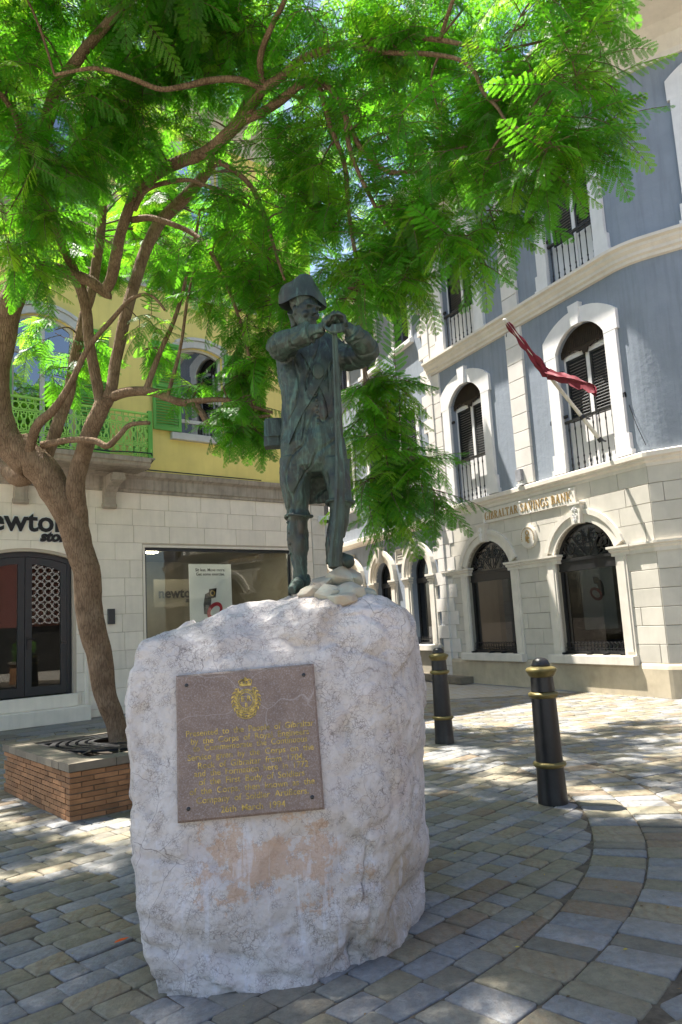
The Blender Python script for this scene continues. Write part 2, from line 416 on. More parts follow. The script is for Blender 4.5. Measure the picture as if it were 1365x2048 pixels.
def rockmat():
    m, nt, b = newmat('pale_marble_boulder'); k = NT(nt); p = k.pos()
    n0 = k.noise(p, 1.6, 8, .68, .5); col = k.ramp(n0, [(.28, (.38,.345,.325)), (.5, (.52,.48,.45)), (.75, (.63,.595,.565))])
    nb = k.noise(p, 3.1, 6, .65); col = k.mix(k.ramp(nb, [(.50, 0.0), (.72, .62)]), col, (.45,.37,.285))
    npk = k.noise(p, 2.2, 5, .6, 1.0); col = k.mix(k.ramp(npk, [(.52, 0.0), (.72, .45)]), col, (.46,.385,.385))
    # crackle veins at two scales
    for sc, wdt, st, ds in ((11.0, .022, .75, .20), (34.0, .07, .72, .08), (3.4, .007, .85, .40), (80.0, .15, .6, .03)):
        nd = k.n('ShaderNodeTexNoise', i_Scale=sc*.55, i_Detail=5.0); k.l(p, nd.inputs['Vector'])
        pv = k.mix(ds, p, nd.outputs[1], 'ADD')
        v = k.n('ShaderNodeTexVoronoi'); v.feature = 'DISTANCE_TO_EDGE'; v.inputs['Scale'].default_value = sc; k.l(pv, v.inputs['Vector'])
        e = k.ramp(v.outputs[0], [(0.0, st), (wdt, 0.0)])
        msk = k.ramp(k.noise(p, sc*.22, 4), [(.47, 0.0), (.62, 1.0)])
        col = k.mix(k.math('MULTIPLY', e, msk), col, (.12,.10,.095))
    # ochre patch on the lower front and pale calcite runs over it
    sx = k.n('ShaderNodeMapping'); sx.inputs['Location'].default_value = (.42,-3.8,-.52); k.l(k.n('ShaderNodeNewGeometry').outputs['Position'], sx.inputs[0])
    sc2 = k.n('ShaderNodeMapping'); sc2.inputs['Scale'].default_value = (1.9,1.0,3.6); k.l(sx.outputs[0], sc2.inputs[0])
    ln = k.n('ShaderNodeVectorMath'); ln.operation = 'LENGTH'; k.l(sc2.outputs[0], ln.inputs[0])
    msk = k.math('SUBTRACT', 1.02, ln.outputs['Value']); msk = k.math('ADD', msk, k.math('MULTIPLY', k.math('SUBTRACT', k.noise(p, 7.5, 7, .75), .5), 3.6))
    col = k.mix(k.ramp(msk, [(.38, 0.0), (.55, .62)]), col, (.46,.295,.185))
    s3 = k.n('ShaderNodeMapping'); s3.inputs['Location'].default_value = (-.22,-4.05,-.25); k.l(k.n('ShaderNodeNewGeometry').outputs['Position'], s3.inputs[0])
    l3 = k.n('ShaderNodeVectorMath'); l3.operation = 'LENGTH'; k.l(s3.outputs[0], l3.inputs[0])
    m3_ = k.math('ADD', k.math('SUBTRACT', .42, l3.outputs['Value']), k.math('MULTIPLY', k.math('SUBTRACT', k.noise(p, 4.5, 6, .7), .5), 1.0))
    col = k.mix(k.ramp(m3_, [(.05, 0.0), (.30, .65)]), col, (.40,.31,.20))
    ps = k.pos((16,16,1.3)); run = k.noise(ps, 1.0, 4, .6, .4)
    dn = k.n('ShaderNodeSeparateXYZ'); k.l(k.n('ShaderNodeNewGeometry').outputs['Position'], dn.inputs[0])
    low = k.ramp(dn.outputs[2], [(.15, .9), (1.25, .25)])
    col = k.mix(k.math('MULTIPLY', k.ramp(run, [(.58, 0.0), (.66, .8)]), low), col, (.60,.59,.61))
    ver = k.ramp(k.noise(ps, .8, 3), [(.6, 0.0), (.75, .5)]); up = k.ramp(dn.outputs[2], [(1.2, 0.0), (1.75, .55)])
    col = k.mix(k.math('MULTIPLY', ver, up), col, (.33,.43,.38))
    k.l(col, b.inputs['Base Color']); b.inputs['Roughness'].default_value = .78; b.inputs['Specular IOR Level'].default_value = .25
    h = k.math('ADD', k.noise(p, 9, 8, .68), k.math('MULTIPLY', k.noise(p, 38, 6, .65), .4))
    vv_ = k.n('ShaderNodeTexVoronoi'); vv_.inputs['Scale'].default_value = 30; k.l(k.mix(.06, p, k.n('ShaderNodeTexNoise', i_Scale=14.0).outputs[1], 'ADD'), vv_.inputs['Vector'])
    h = k.math('ADD', h, k.math('MULTIPLY', vv_.outputs[0], .35))
    k.l(k.bump(h, .8, .022), b.inputs['Normal']); return m
MT['rock'] = rockmat()
MT['cairn'] = M('verdigris_stained_stone', (.29,.31,.25), .8, .15, 9, .5, 60, .008, stain=.6, stainc=(.30,.40,.32), c2=(.33,.26,.19))
def bronzemat():
    m, nt, b = newmat('patinated_bronze'); k = NT(nt); p = k.pos(); ps = k.pos((15,15,3.2))
    n1 = k.noise(p, 5.5, 7, .66, .5); n2 = k.noise(ps, 1.0, 7, .72, 1.2)
    col = k.ramp(n1, [(.3, (.011,.013,.010)), (.52, (.024,.038,.028)), (.75, (.052,.088,.064))])
    col = k.mix(k.ramp(n2, [(.52, 0.0), (.70, .75)]), col, (.085,.165,.125))
    n3 = k.noise(p, 3.2, 4, .6); col = k.mix(k.ramp(n3, [(.56, 0.0), (.72, .6)]), col, (.055,.036,.026))
    k.l(col, b.inputs['Base Color']); b.inputs['Metallic'].default_value = .2
    k.l(k.ramp(n1, [(.3, .42), (.7, .66)]), b.inputs['Roughness'])
    k.l(k.bump(k.math('ADD', k.noise(p, 24, 6, .65), k.math('MULTIPLY', n2, .6)), .45, .008), b.inputs['Normal']); return m
MT['bronze'] = bronzemat()
def platemat():
    m, nt, b = newmat('mauve_slate'); k = NT(nt); p = k.pos()
    n1 = k.noise(p, 9, 8, .7); col = k.ramp(n1, [(.3, (.125,.082,.060)), (.7, (.20,.14,.106))])
    n2 = k.noise(p, 130, 4, .7); col = k.mix(k.ramp(n2, [(.48, 0.0), (.66, .6)]), col, (.31,.27,.26))
    n3 = k.noise(k.pos((6,6,1.5)), 2.0, 6, .7); col = k.mix(k.ramp(n3, [(.55, 0.0), (.75, .4)]), col, (.09,.065,.055))
    v = k.n('ShaderNodeTexVoronoi'); v.feature = 'DISTANCE_TO_EDGE'; v.inputs['Scale'].default_value = 1.3
    nd = k.n('ShaderNodeTexNoise', i_Scale=3.0); k.l(p, nd.inputs['Vector']); k.l(k.mix(.3, p, nd.outputs[1], 'ADD'), v.inputs['Vector'])
    col = k.mix(k.ramp(v.outputs[0], [(0.0, .35), (.003, 0.0)]), col, (.42,.39,.38))
    k.l(col, b.inputs['Base Color']); b.inputs['Roughness'].default_value = .55
    k.l(k.bump(n2, .2, .003), b.inputs['Normal']); return m
MT['plate'] = platemat()

# ------------------------------------------------------------------ lettering
def text_mb(s, size, depth=.004, bold=0.0, align='CENTER', word=1.0, shear=0.0):
    cu = bpy.data.curves.new('txt', 'FONT'); cu.body = s; cu.size = size; cu.align_x = align; cu.extrude = depth; cu.offset = bold
    cu.resolution_u = 3; cu.space_word = word; cu.shear = shear
    o = bpy.data.objects.new('txt', cu); COL.objects.link(o)
    dg = bpy.context.evaluated_depsgraph_get(); dg.update()
    me = bpy.data.meshes.new_from_object(o.evaluated_get(dg))
    mb = MB(); mb.add([v.co[:] for v in me.vertices], [tuple(p.vertices) for p in me.polygons])
    bpy.data.objects.remove(o); bpy.data.curves.remove(cu); bpy.data.meshes.remove(me)
    return mb
def place(mb, fn):
    mb.v = [tuple(fn(*p)) for p in mb.v]; return mb

def serif_text(s, h, y0, y1):
    """roman capitals with serifs drawn as polygons in xz, returns MB and width"""
    TK, TN, SF = .15, .06, .05
    def arc(cx, cz, rx, rz, a0, a1, n=14): return [(cx+rx*math.cos(R(a0+(a1-a0)*i/n)), cz+rz*math.sin(R(a0+(a1-a0)*i/n))) for i in range(n+1)]
    def crescent(o, i): return ('band', o, i)
    def st(x, w=TK, z0=0, z1=1): return [('q', [(x,z0),(x+w,z0),(x+w,z1),(x,z1)])]
    def sf(x0, x1, z): return [('q', [(x0,z),(x1,z),(x1,z+SF),(x0,z+SF)])]
    def dg(x0, z0, x1, z1, w): return [('q', [(x0,z0),(x0+w,z0),(x1+w,z1),(x1,z1)])]
    G = {}
    G['I'] = (.30, st(.08)+sf(0,.30,0)+sf(0,.30,1-SF))
    G['L'] = (.56, st(.08)+sf(0,.30,1-SF)+sf(0,.54,0)+[('q', [(.48,0),(.56,0),(.56,.25),(.52,.25)])])
    G['T'] = (.66, st(.255)+sf(.16,.50,0)+sf(.02,.64,1-SF)+[('q', [(0,.78),(.05,.78),(.08,1),(.02,1)]),('q', [(.61,.78),(.66,.78),(.64,1),(.58,1)])])
    bowl = lambda x, cz, rz, rx: [crescent(arc(x,cz,rx,rz,90,-90), arc(x,cz-.0,rx-TK,rz-TN,90,-90))]
    G['B'] = (.62, st(.08)+sf(0,.32,0)+sf(0,.32,1-SF)+bowl(.28,.755,.245,.27)+bowl(.28,.26,.26,.33))
    G['R'] = (.70, st(.08)+sf(0,.30,0)+sf(0,.28,1-SF)+bowl(.28,.745,.255,.30)+dg(.52,0,.26,.50,TK)+sf(.50,.72,0))
    G['A'] = (.76, dg(.52,0,.30,1,TK)+dg(.08,0,.34,1,TN)+sf(0,.24,0)+sf(.46,.76,0)+[('q', [(.18,.32),(.56,.32),(.54,.38),(.20,.38)])])
    G['V'] = (.76, dg(.36,0,.06,1,TK)+dg(.40,0,.62,1,TN)+sf(0,.30,1-SF)+sf(.52,.76,1-SF))
    G['N'] = (.78, st(.09,TN)+st(.62,TN)+dg(.58,0,.06,1,TK-.02)+sf(0,.24,0)+sf(0,.18,1-SF)+sf(.52,.78,1-SF))
    G['K'] = (.72, st(.08)+sf(0,.30,0)+sf(0,.30,1-SF)+dg(.20,.42,.58,1,TN)+dg(.52,0,.24,.55,TK)+sf(.48,.74,0)+sf(.48,.72,1-SF))
    G['S'] = (.52, [crescent(arc(.26,.74,.22,.26,20,200,14)+arc(.26,.25,.24,.25,70,-160,16)[0:0], arc(.27,.74,.14,.19,20,200,14)),
                    crescent(arc(.25,.25,.25,.25,60,-160,16), arc(.24,.25,.14,.18,60,-160,16)),
                    ('q', [(.05,.66),(.14,.60),(.42,.42),(.36,.33)][::1])])
    G['G'] = (.74, [crescent(arc(.38,.5,.38,.5,50,310,20), arc(.42,.5,.27,.44,50,310,20))]+st(.55,TK-.02,.05,.45)+sf(.46,.74,.42))
    mb = MB(); x = 0
    for ch in s:
        if ch == ' ': x += .42; continue
        w, parts = G[ch]
        for p in parts:
            if p[0] == 'q': mb.prism([((x+a)*h, b*h) for a, b in p[1]], y0, y1)
            else: mb.ring([((x+a)*h, b*h) for a, b in p[1]], [((x+a)*h, b*h) for a, b in p[2]], y0, y1)
        x += w+.10
    return mb, x*h

def words(mb, gap):
    """split a line of lettering into one MB per word, by the gaps along x"""
    par = list(range(len(mb.v)))
    def find(i):
        while par[i] != i: par[i] = par[par[i]]; i = par[i]
        return i
    for f in mb.f:
        for i in f[1:]: par[find(i)] = find(f[0])
    box_ = {}
    for i, p in enumerate(mb.v): r = find(i); a = box_.setdefault(r, [p[0], p[0]]); a[0] = min(a[0], p[0]); a[1] = max(a[1], p[0])
    order = sorted(box_.items(), key=lambda t: t[1][0]); gid = {}; g = -1; end = -1e9
    for r, (a, b) in order:
        if a-end > gap: g += 1
        end = max(end, b); gid[r] = g
    out = []
    for k in range(g+1):
        w = MB(); mp = {}
        for f in mb.f:
            if gid[find(f[0])] == k:
                for i in f:
                    if i not in mp: mp[i] = len(w.v); w.v.append(mb.v[i])
                w.f.append(tuple(mp[i] for i in f)); w.mi.append(0)
        out.append(w)
    return out

# ------------------------------------------------------------------ facade tools
def seg_arc(xc, zs, hw, rise, n=14, grow=0.0):
    """points of a segmental arch from left to right, optionally grown outward"""
    Rr = (hw*hw+rise*rise)/(2*rise); cz = zs+rise-Rr; a = math.asin(min(1, hw/Rr))
    if rise > hw: a = PI-a
    return [(xc+(Rr+grow)*math.sin(-a+2*a*i/n), cz+(Rr+grow)*math.cos(-a+2*a*i/n)) for i in range(n+1)]
def arch_z(x, op, grow=0.0):
    xa, xb, za, zs, rise = op; hw = (xb-xa)/2; xc = (xa+xb)/2
    if rise <= 0: return zs+grow
    Rr = (hw*hw+rise*rise)/(2*rise); cz = zs+rise-Rr; d = abs(x-xc)
    if d >= Rr+grow: return -1e9
    return cz+math.sqrt((Rr+grow)**2-d*d)
def wall_strip(mb, x0, x1, z0, z1, ops, rev=.15, y=0.0, step=None):
    def plain(a, b):
        if b-a < 1e-5: return
        n = 1 if not step else max(1, int(math.ceil((b-a)/step)))
        for i in range(n):
            p, q = a+(b-a)*i/n, a+(b-a)*(i+1)/n
            mb.add([(p,y,z0),(q,y,z0),(q,y,z1),(p,y,z1)], [(0,1,2,3)])
    cur = x0
    for op in sorted(ops):
        xa, xb, za, zs, rise = op; plain(cur, xa); cur = xb
        if za > z0+1e-4: mb.add([(xa,y,z0),(xb,y,z0),(xb,y,za),(xa,y,za)], [(0,1,2,3)])
        pts = seg_arc((xa+xb)/2, zs, (xb-xa)/2, rise) if rise > 0 else [(xa,zs),(xb,zs)]
        for (p, a), (q, b) in zip(pts, pts[1:]):
            mb.add([(p,y,a),(q,y,b),(q,y,z1),(p,y,z1)], [(0,1,2,3)])
            mb.add([(p,y,a),(q,y,b),(q,y+rev,b),(p,y+rev,a)], [(0,1,2,3)])
        for X in (xa, xb): mb.add([(X,y,za),(X,y+rev,za),(X,y+rev,zs),(X,y,zs)], [(0,1,2,3)])
        mb.add([(xa,y,za),(xb,y,za),(xb,y+rev,za),(xa,y+rev,za)], [(0,1,2,3)])
    plain(cur, x1)
def blocks(parent, rows, x0, x1, avg, ops, mat, proud=.012, gap=.006, margin=0.0, seed=1, warp=None, name='stone_block', xcut=None):
    """individual ashlar blocks, one object each, clipped round openings"""
    rnd = random.Random(seed)
    for ri, (z0, z1) in enumerate(rows):
        xs = [x0]; x = x0+avg*(.5 if ri % 2 else 1.0)*(.9+.2*rnd.random())
        while x < x1-avg*.35:
            xs.append(x); x += avg*(.85+.3*rnd.random())
        xs.append(x1)
        if xcut: xs = sorted(set([q for q in xs if abs(q-xcut) > .12]+[xcut]))
        iv = list(zip(xs, xs[1:]))
        for op in ops:
            xa, xb, za, zs, rise = op; xa -= margin; xb += margin; new = []
            for a, b in iv:
                if z1 <= za or b <= xa or a >= xb or (rise <= 0 and z0 >= zs+margin): new.append((a,b)); continue
                if z0 < zs-1e-3:
                    if a < xa-.03: new.append((a, xa))
                    if b > xb+.03: new.append((xb, b))
                else: new.append((a, b))
            iv = new
        for a, b in iv:
            a += gap/2; b -= gap/2; c0 = z0+gap/2; c1 = z1-gap/2
            hit = None
            for op in ops:
                if op[4] > 0 and z0 >= op[3]-1e-3 and b > op[0]-margin and a < op[1]+margin: hit = op
            if not hit:
                MB().cbox(a, b, -proud, 0, c0, c1, .006).build(name, mat, parent, warp=warp); continue
            segs = []; n = 10; cur = []
            for i in range(n+1):
                x = a+(b-a)*i/n; zl = max(c0, arch_z(x, hit, margin))
                if zl < c1-.01: cur.append((x, zl))
                else:
                    if len(cur) > 1: segs.append(cur)
                    cur = []
            if len(cur) > 1: segs.append(cur)
            for sgm in segs:
                poly = sgm+[(sgm[-1][0], c1), (sgm[0][0], c1)]
                if sgm[-1][0]-sgm[0][0] > .04: MB().prism(poly, -proud, 0).build(name, mat, parent, warp=warp)

# ================================================================== ground
FY = Frame((-6.69, 14.62, 0), 39.55)          # yellow building facade
FA = Frame((2.61, 19.71, 0), -63.405)         # bank main front
FB = Frame(FA.w(.13, 0, 0), -67.5)            # bank side front (x runs negative away from the corner)
pavement = struct(MB().add([(-90,-40,-.02),(90,-40,-.02),(90,140,-.02),(-90,140,-.02)], [(0,1,2,3)]).build('pavement', MT['far_paving']))
CX, CY = -3.05, 7.2
RR = [4.96, 5.315, 5.69]
def in_planter(x, y, m=0.0):
    d = Vector((x+2.6, y-7.08, 0)); a = d.dot(Vector((-.61,.79,0))); b = d.dot(Vector((.771,.637,0)))
    return -m < a < 2.07+m and -m < b < 2.07+m
def fac_n(x, y): return -(Vector((x, y, 0))-FY.o).dot(FY.v)
stones = []
def add_stone(poly, rnd):
    c = Vector((sum(p[0] for p in poly)/len(poly), sum(p[1] for p in poly)/len(poly), 0))
    if in_planter(c.x, c.y, -.1) or (-.9 < c.x < .1 and 4.2 < c.y < 5.2): return
    if fac_n(c.x, c.y) < 1.62: return
    q = proj(c)
    if q[2] < 1 or not (-90 < q[0] < PW+90 and 1300 < q[1] < PH+160): return
    stones.append((poly, c, q))
rs = random.Random(5)
def field(ang, lo, hi, x0, x1, y0, y1, pitch=.172):
    ca, sa = math.cos(R(ang)), math.sin(R(ang))
    for j in range(-140, 140):
        v0 = j*pitch; u = -22+rs.random()*.3
        while u < 22:
            L = rs.choice((.15,.19,.22,.24,.26,.28,.33)); u1 = u+L
            cu, cv = (u+u1)/2, v0+pitch/2; cx, cy = cu*ca-cv*sa, cu*sa+cv*ca
            if x0 < cx < x1 and y0 < cy < y1:
                r = math.hypot(cx-CX, cy-CY)
                if lo < r < hi:
                    g = .003
                    pts = [(u+g, v0+g), (u1-g, v0+g), (u1-g, v0+pitch-g), (u+g, v0+pitch-g)]
                    W_ = []
                    for a, b in pts:
                        a += rs.uniform(-.008,.008); b += rs.uniform(-.007,.007)
                        X, Y_ = a*ca-b*sa, a*sa+b*ca; rr = math.hypot(X-CX, Y_-CY)
                        k = min(max(rr, lo+.006), hi-.006)/rr
                        W_.append((CX+(X-CX)*k, CY+(Y_-CY)*k))
                    ar = abs(sum(W_[i][0]*W_[(i+1)%4][1]-W_[(i+1)%4][0]*W_[i][1] for i in range(4)))/2
                    if ar > .0025: add_stone(W_, rs)
            u = u1
field(46, 0.0, RR[0], -6, 5, 2.2, 15.0)
field(22, RR[2], 30, -7, 8, 2.2, 15.5)
for r0, r1 in ((RR[0], RR[1]), (RR[1], RR[2])):
    a = -PI
    while a < PI:
        da = rs.choice((.16,.19,.21,.23,.25))/r1; g = .004
        P = []
        for rr, aa in ((r0+g, a+g/r0), (r1-g, a+g/r1), (r1-g, a+da-g/r1), (r0+g, a+da-g/r0)):
            rr += rs.uniform(-.004,.004); P.append((CX+rr*math.cos(aa), CY+rr*math.sin(aa)))
        c = (P[0][0]+P[2][0])/2, (P[0][1]+P[2][1])/2
        if c[1] > 2.2: add_stone(P, rs)
        a += da
def stone_geo(mb, poly, z):
    """sett with cut corners and rounded top edge"""
    n = len(poly); oct_ = []
    for i in range(n):
        p = Vector(poly[i]); a = Vector(poly[i-1]); b = Vector(poly[(i+1) % n])
        for q in (a, b):
            d = q-p; L = d.length; k = min(.007+.010*rs.random(), L*.3); oct_.append(p+d/L*k if L > 1e-6 else p)
    c = sum(oct_, Vector((0,0)))/len(oct_)
    tx, ty = rs.uniform(-.022,.022), rs.uniform(-.022,.022)
    def zz(p, h): return z+h+(p.x-c.x)*tx+(p.y-c.y)*ty
    def inset(p, k):
        d = c-p; return p+d/max(d.length, 1e-6)*k
    N = len(oct_)
    v = [(p.x, p.y, -.03) for p in oct_]+[(p.x, p.y, zz(p,-.009)) for p in oct_]
    for p in oct_: q = inset(p, .003); v.append((q.x, q.y, zz(q,-.003)))
    for p in oct_: q = inset(p, .009); v.append((q.x, q.y, zz(q, 0)))
    f = []
    for r_ in range(3):
        for i in range(N): j = (i+1) % N; f.append((r_*N+i, r_*N+j, (r_+1)*N+j, (r_+1)*N+i))
    f.append(tuple(3*N+i for i in range(N)))
    mb.add(v, f)
stones.sort(key=lambda s: -(s[2][2] > 0)*(1/s[2][2] if (0 <= s[2][0] <= PW and s[2][1] <= PH+20) else 0))
rest = MB(); wts = [26,14,22,14,7,9,8]
for i, (poly, c, q) in enumerate(stones):
    mi = rs.choices(range(7), wts)[0]; z = rs.uniform(-.004,.004)
    if i < 300:
        mb = MB(); stone_geo(mb, [(p[0]-c.x, p[1]-c.y) for p in poly], z)
        mb.build('paving_stone', SETT[mi], pavement, loc=(c.x, c.y, 0), smooth=50)
    else:
        rest.cur = mi; stone_geo(rest, poly, z)
struct(rest.build('paving_stones', SETT, pavement, smooth=50), 'stuff')
jb = MB(); jb.add([(-7,1.5,-.0105),(8,1.5,-.0105),(8,15.6,-.0105),(-7,15.6,-.0105)], [(0,1,2,3)]); jb.build('joint_sand', MT['joint'], pavement)
# slabs along the shop front
for r_ in range(3):
    x = -3.0+.35*r_
    while x < 8.0:
        L = .75*(.8+.4*rs.random()); mb = MB()
        mb.box(x, x+L-.01, -1.6+r_*.53, -1.6+(r_+1)*.53-.01, -.04, .004+rs.uniform(-.003,.003))
        o = mb.build('paving_slab', SETT[rs.choice((0,1,6,5))], pavement, loc=FY.o, rotz=FY.a); x += L

# ================================================================== yellow building
yb = thing('yellow_building', 'yellow building with green shutters, lattice balconies and a cream stone shop front', 'building', FY.o, FY.a)
DOOR = (-.45, 1.40, .53, 3.24, .16); SHOP = (2.98, 6.95, .62, 3.53, 0)
WIN1 = (3.93, 5.12, 6.22, 8.28, .14); BD1 = (.15, 1.45, 5.32, 8.25, .22)
WIN2 = (3.93, 5.12, 11.35, 13.4, .14); BD2 = (.15, 1.45, 10.45, 13.35, .22)
X0Y, X1Y, ZTOP = -4.5, 8.05, 14.55
w = MB()
wall_strip(w, X0Y, X1Y, 0, 4.74, [DOOR, SHOP], .22)
w.build('ground_floor_wall', MT['cream_joint'], yb)
w = MB()
wall_strip(w, X0Y, X1Y, 4.74, 9.6, [BD1, WIN1], .2); wall_strip(w, X0Y, X1Y, 9.6, ZTOP, [BD2, WIN2], .2)
w.add([(X1Y,0,4.74),(X1Y,9,4.74),(X1Y,9,ZTOP),(X1Y,0,ZTOP)], [(0,1,2,3)])
w.add([(X0Y,0,0),(X0Y,9,0),(X0Y,9,ZTOP),(X0Y,0,ZTOP)], [(0,1,2,3)]); w.add([(X0Y,9,0),(X1Y,9,0),(X1Y,9,ZTOP),(X0Y,9,ZTOP)], [(0,1,2,3)])
w.build('upper_wall', MT['yellow'], yb)
w = MB(); w.add([(X1Y,0,0),(X1Y,9,0),(X1Y,9,4.74),(X1Y,0,4.74)], [(0,1,2,3)]); w.build('side_wall', MT['cream'], yb)
rowsY = [(0,.155)]+[(.155+.385*i, .155+.385*(i+1)) for i in range(7)]+[(2.85,3.24),(3.24,3.62),(3.62,4.005),(4.005,4.37),(4.37,4.74)]
dop = [(DOOR[0], DOOR[1], 0, 3.24, .16), SHOP]
blocks(yb, sorted(rowsY), X0Y, X1Y-.42, .80, dop, MT['cream'], .014, .006, .06, 11)
# corner pier
for i in range(12):
    z0 = .02+.393*i; MB().cbox(X1Y-.41, X1Y+.02, -.035, .3, z0, z0+.386, .008).build('pier_block', MT['trim'], yb)
BANDP = [(0,0),(.05,0),(.05,.05),(.08,.08),(.08,.30),(.11,.33),(.16,.36),(.18,.42),(.18,.47),(0,.47)]
MB().sweep(BANDP, [(3.0,0),(X1Y,0),(X1Y,9)], 4.74).build('string_course', MT['band'], yb)
MB().sweep(BANDP, [(X0Y,0),(3.0,0)], 4.74).build('string_course', MT['band'], yb)
MB().sweep([(0,0),(.06,0),(.06,.06),(.1,.1),(.1,.16),(.16,.2),(.16,.28),(0,.28)], [(X0Y,0),(X1Y,0),(X1Y,9)], 9.66).build('string_course', MT['white_frame'], yb)
# roof eave
MB().sweep([(0,-.5),(.12,-.45),(.2,-.3),(.55,-.16),(.95,-.14),(1.0,-.12),(1.0,.03),(0,.1)], [(X0Y,0),(X1Y-.3,0),(X1Y-.3,9)], ZTOP).build('eave_cornice', MT['white_frame'], yb)
MB().add([(X0Y,-.9,ZTOP+.06),(X1Y+.5,-.9,ZTOP+.06),(X1Y+.5,9,ZTOP+.9),(X0Y,9,ZTOP+.9)], [(0,1,2,3)]).build('roof', MT['mortar'], yb)
# steps
MB().cbox(-.75, 1.62, -.38, .0, 0, .28, .01).build('step', MT['cream'], yb)
MB().cbox(-.52, 1.46, -.10, .22, .28, .53, .01).build('step', MT['cream'], yb)
MB().cbox(1.62, 1.70, -.05, 0, 0, 4.7, .01).build('pilaster_strip', MT['cream'], yb)
# arched door with two glazed leaves
dw = MB(); arc_o = seg_arc(.475, 3.24, .925, .16); FRW = .09
outer = [(DOOR[0],.53)]+arc_o+[(DOOR[1],.53)]; inner = [(DOOR[0]+FRW,.53)]+seg_arc(.475, 3.16, .925-FRW, .14)+[(DOOR[1]-FRW,.53)]
dw.ring(outer, inner, .10, .17)
door = dw.build('door', MT['dark_frame'], yb)
for sx in (-1, 1):
    a, b = (.475+.006, 1.40-FRW) if sx > 0 else (DOOR[0]+FRW, .475-.006)
    tz = lambda x: arch_z(x, (DOOR[0]+FRW, DOOR[1]-FRW, 0, 3.16, .14))
    o = [(a,.55)]+[(a+(b-a)*i/8, tz(a+(b-a)*i/8)-.008) for i in range(9)]+[(b,.55)]
    s_ = .13; i_ = [(a+s_,.55+.17)]+[(a+s_+(b-a-2*s_)*i/8, tz(a+(b-a)*i/8)-.15) for i in range(9)]+[(b-s_,.55+.17)]
    leaf = MB().ring(o, i_, .115, .165, True).build('door_leaf', MT['dark_frame'], door)
    MB().prism(i_, .138, .144).build('glass_pane', MT['shop_glass'], door)
    if sx > 0:
        h = MB(); h.box(a+.035, a+.075, .095, .115, 1.45, 1.72); h.tube([(a+.055,.06,1.66),(a+.055,.10,1.66)], .012); h.tube([(a+.055,.065,1.66),(a+.17,.065,1.655)], .011)
        h.build('door_handle', MT['iron'], door)
# shop window
sw = MB(); sw.ring([(2.98,.62),(2.98,3.53),(6.95,3.53),(6.95,.62)], [(3.04,.68),(3.04,3.46),(6.89,3.46),(6.89,.68)], .06, .13, True)
shopw = sw.build('shop_window', MT['dark_frame'], yb)
MB().ring([(2.93,.57),(2.93,3.58),(7.0,3.58),(7.0,.57)], [(2.98,.62),(2.98,3.53),(6.95,3.53),(6.95,.62)], -.02, .05, True).build('window_surround', MT['cream'], shopw)
MB().box(3.04, 6.89, .095, .103, .68, 3.46).build('glass_pane', MT['shop_glass'], shopw)
# shop interior
rm = MB(); rx0, rx1, ry1 = X0Y+.1, 7.7, 5.0
rm.add([(rx0,ry1,.4),(rx1,ry1,.4),(rx1,ry1,3.7),(rx0,ry1,3.7)], [(0,1,2,3)])
rm.add([(rx0,.22,.45),(rx1,.22,.45),(rx1,ry1,.45),(rx0,ry1,.45)], [(0,1,2,3)]); rm.add([(rx0,.22,3.7),(rx1,.22,3.7),(rx1,ry1,3.7),(rx0,ry1,3.7)], [(0,1,2,3)])
rm.add([(rx1,.22,.4),(rx1,ry1,.4),(rx1,ry1,3.7),(rx1,.22,3.7)], [(0,1,2,3)]); rm.add([(rx0,.22,.4),(rx0,ry1,.4),(rx0,ry1,3.7),(rx0,.22,3.7)], [(0,1,2,3)])
rm.build('shop_room', MT['shop_room'], yb)
for (x, y) in ((3.6,1.1),(3.9,2.3),(5.0,1.5),(6.2,1.0),(1.0,2.0)):
    MB().box(x-.45, x+.45, y-.12, y+.12, 3.66, 3.69).build('ceiling_light', MT['lamp'], yb)
MB().box(-1.6, 2.4, .9, .95, .46, 3.68).build('added_dark_panel', MT['dark_room'], yb)  # panel added behind the door, darkens the room so reflections show
MB().box(3.0, 5.2, 3.6, 4.2, .45, 1.5).build('shop_counter', MT['dark_room'], yb)
MB().box(5.6, 6.6, 2.6, 3.2, .45, 1.35).build('display_table', MT['dark_room'], yb)
x, z = FY.px(317, 1196, 1.4); tb = text_mb('newton', .34, .004, .008, 'LEFT'); place(tb, lambda a,b,c: (x+a, 1.39-c, z+b)); tb.build('wall_lettering', MT['black_print'], yb)
MB().box(x-.1, x+1.3, 1.41, 1.45, z-.22, z+.45).build('sign_board', MT['shop_room'], yb)
tb = text_mb('store', .17, .004, .006, 'LEFT', shear=.3); place(tb, lambda a,b,c: (x+.72+a, 1.385-c, z-.12+b)); tb.build('wall_lettering', MT['black_print'], yb)
# poster standing behind the glass
pt = [FY.px(378, 1128, .24), FY.px(462, 1126, .24)]; zb = 1.0
poster = thing('poster', 'white poster with a smart watch and short slogan hung inside the shop window', 'poster', FY.w((pt[0][0]+pt[1][0])/2, .24, zb), FY.a)
pw_ = (pt[1][0]-pt[0][0])/2; phh = pt[0][1]-zb
MB().box(-pw_, pw_, 0, .012, 0, phh).build('sheet', MT['poster'], poster)
for t_, zz in (('Sit less. Move more.', phh-.17), ('Get some exercise.', phh-.27)):
    tb = text_mb(t_, .098, .001, .0015); place(tb, lambda a,b,c: (a, -.004-c, zz+b)); tb.build('printed_line', MT['black_print'], poster)
cz = phh-.95
wa = MB(); wa.prism([(-.20,cz-.22),(-.06,cz-.25),(.0,cz+.1),(-.02,cz+.30),(-.16,cz+.24),(-.21,cz)], -.006, -.001); wa.build('watch_strap', MT['grey_print'], poster)
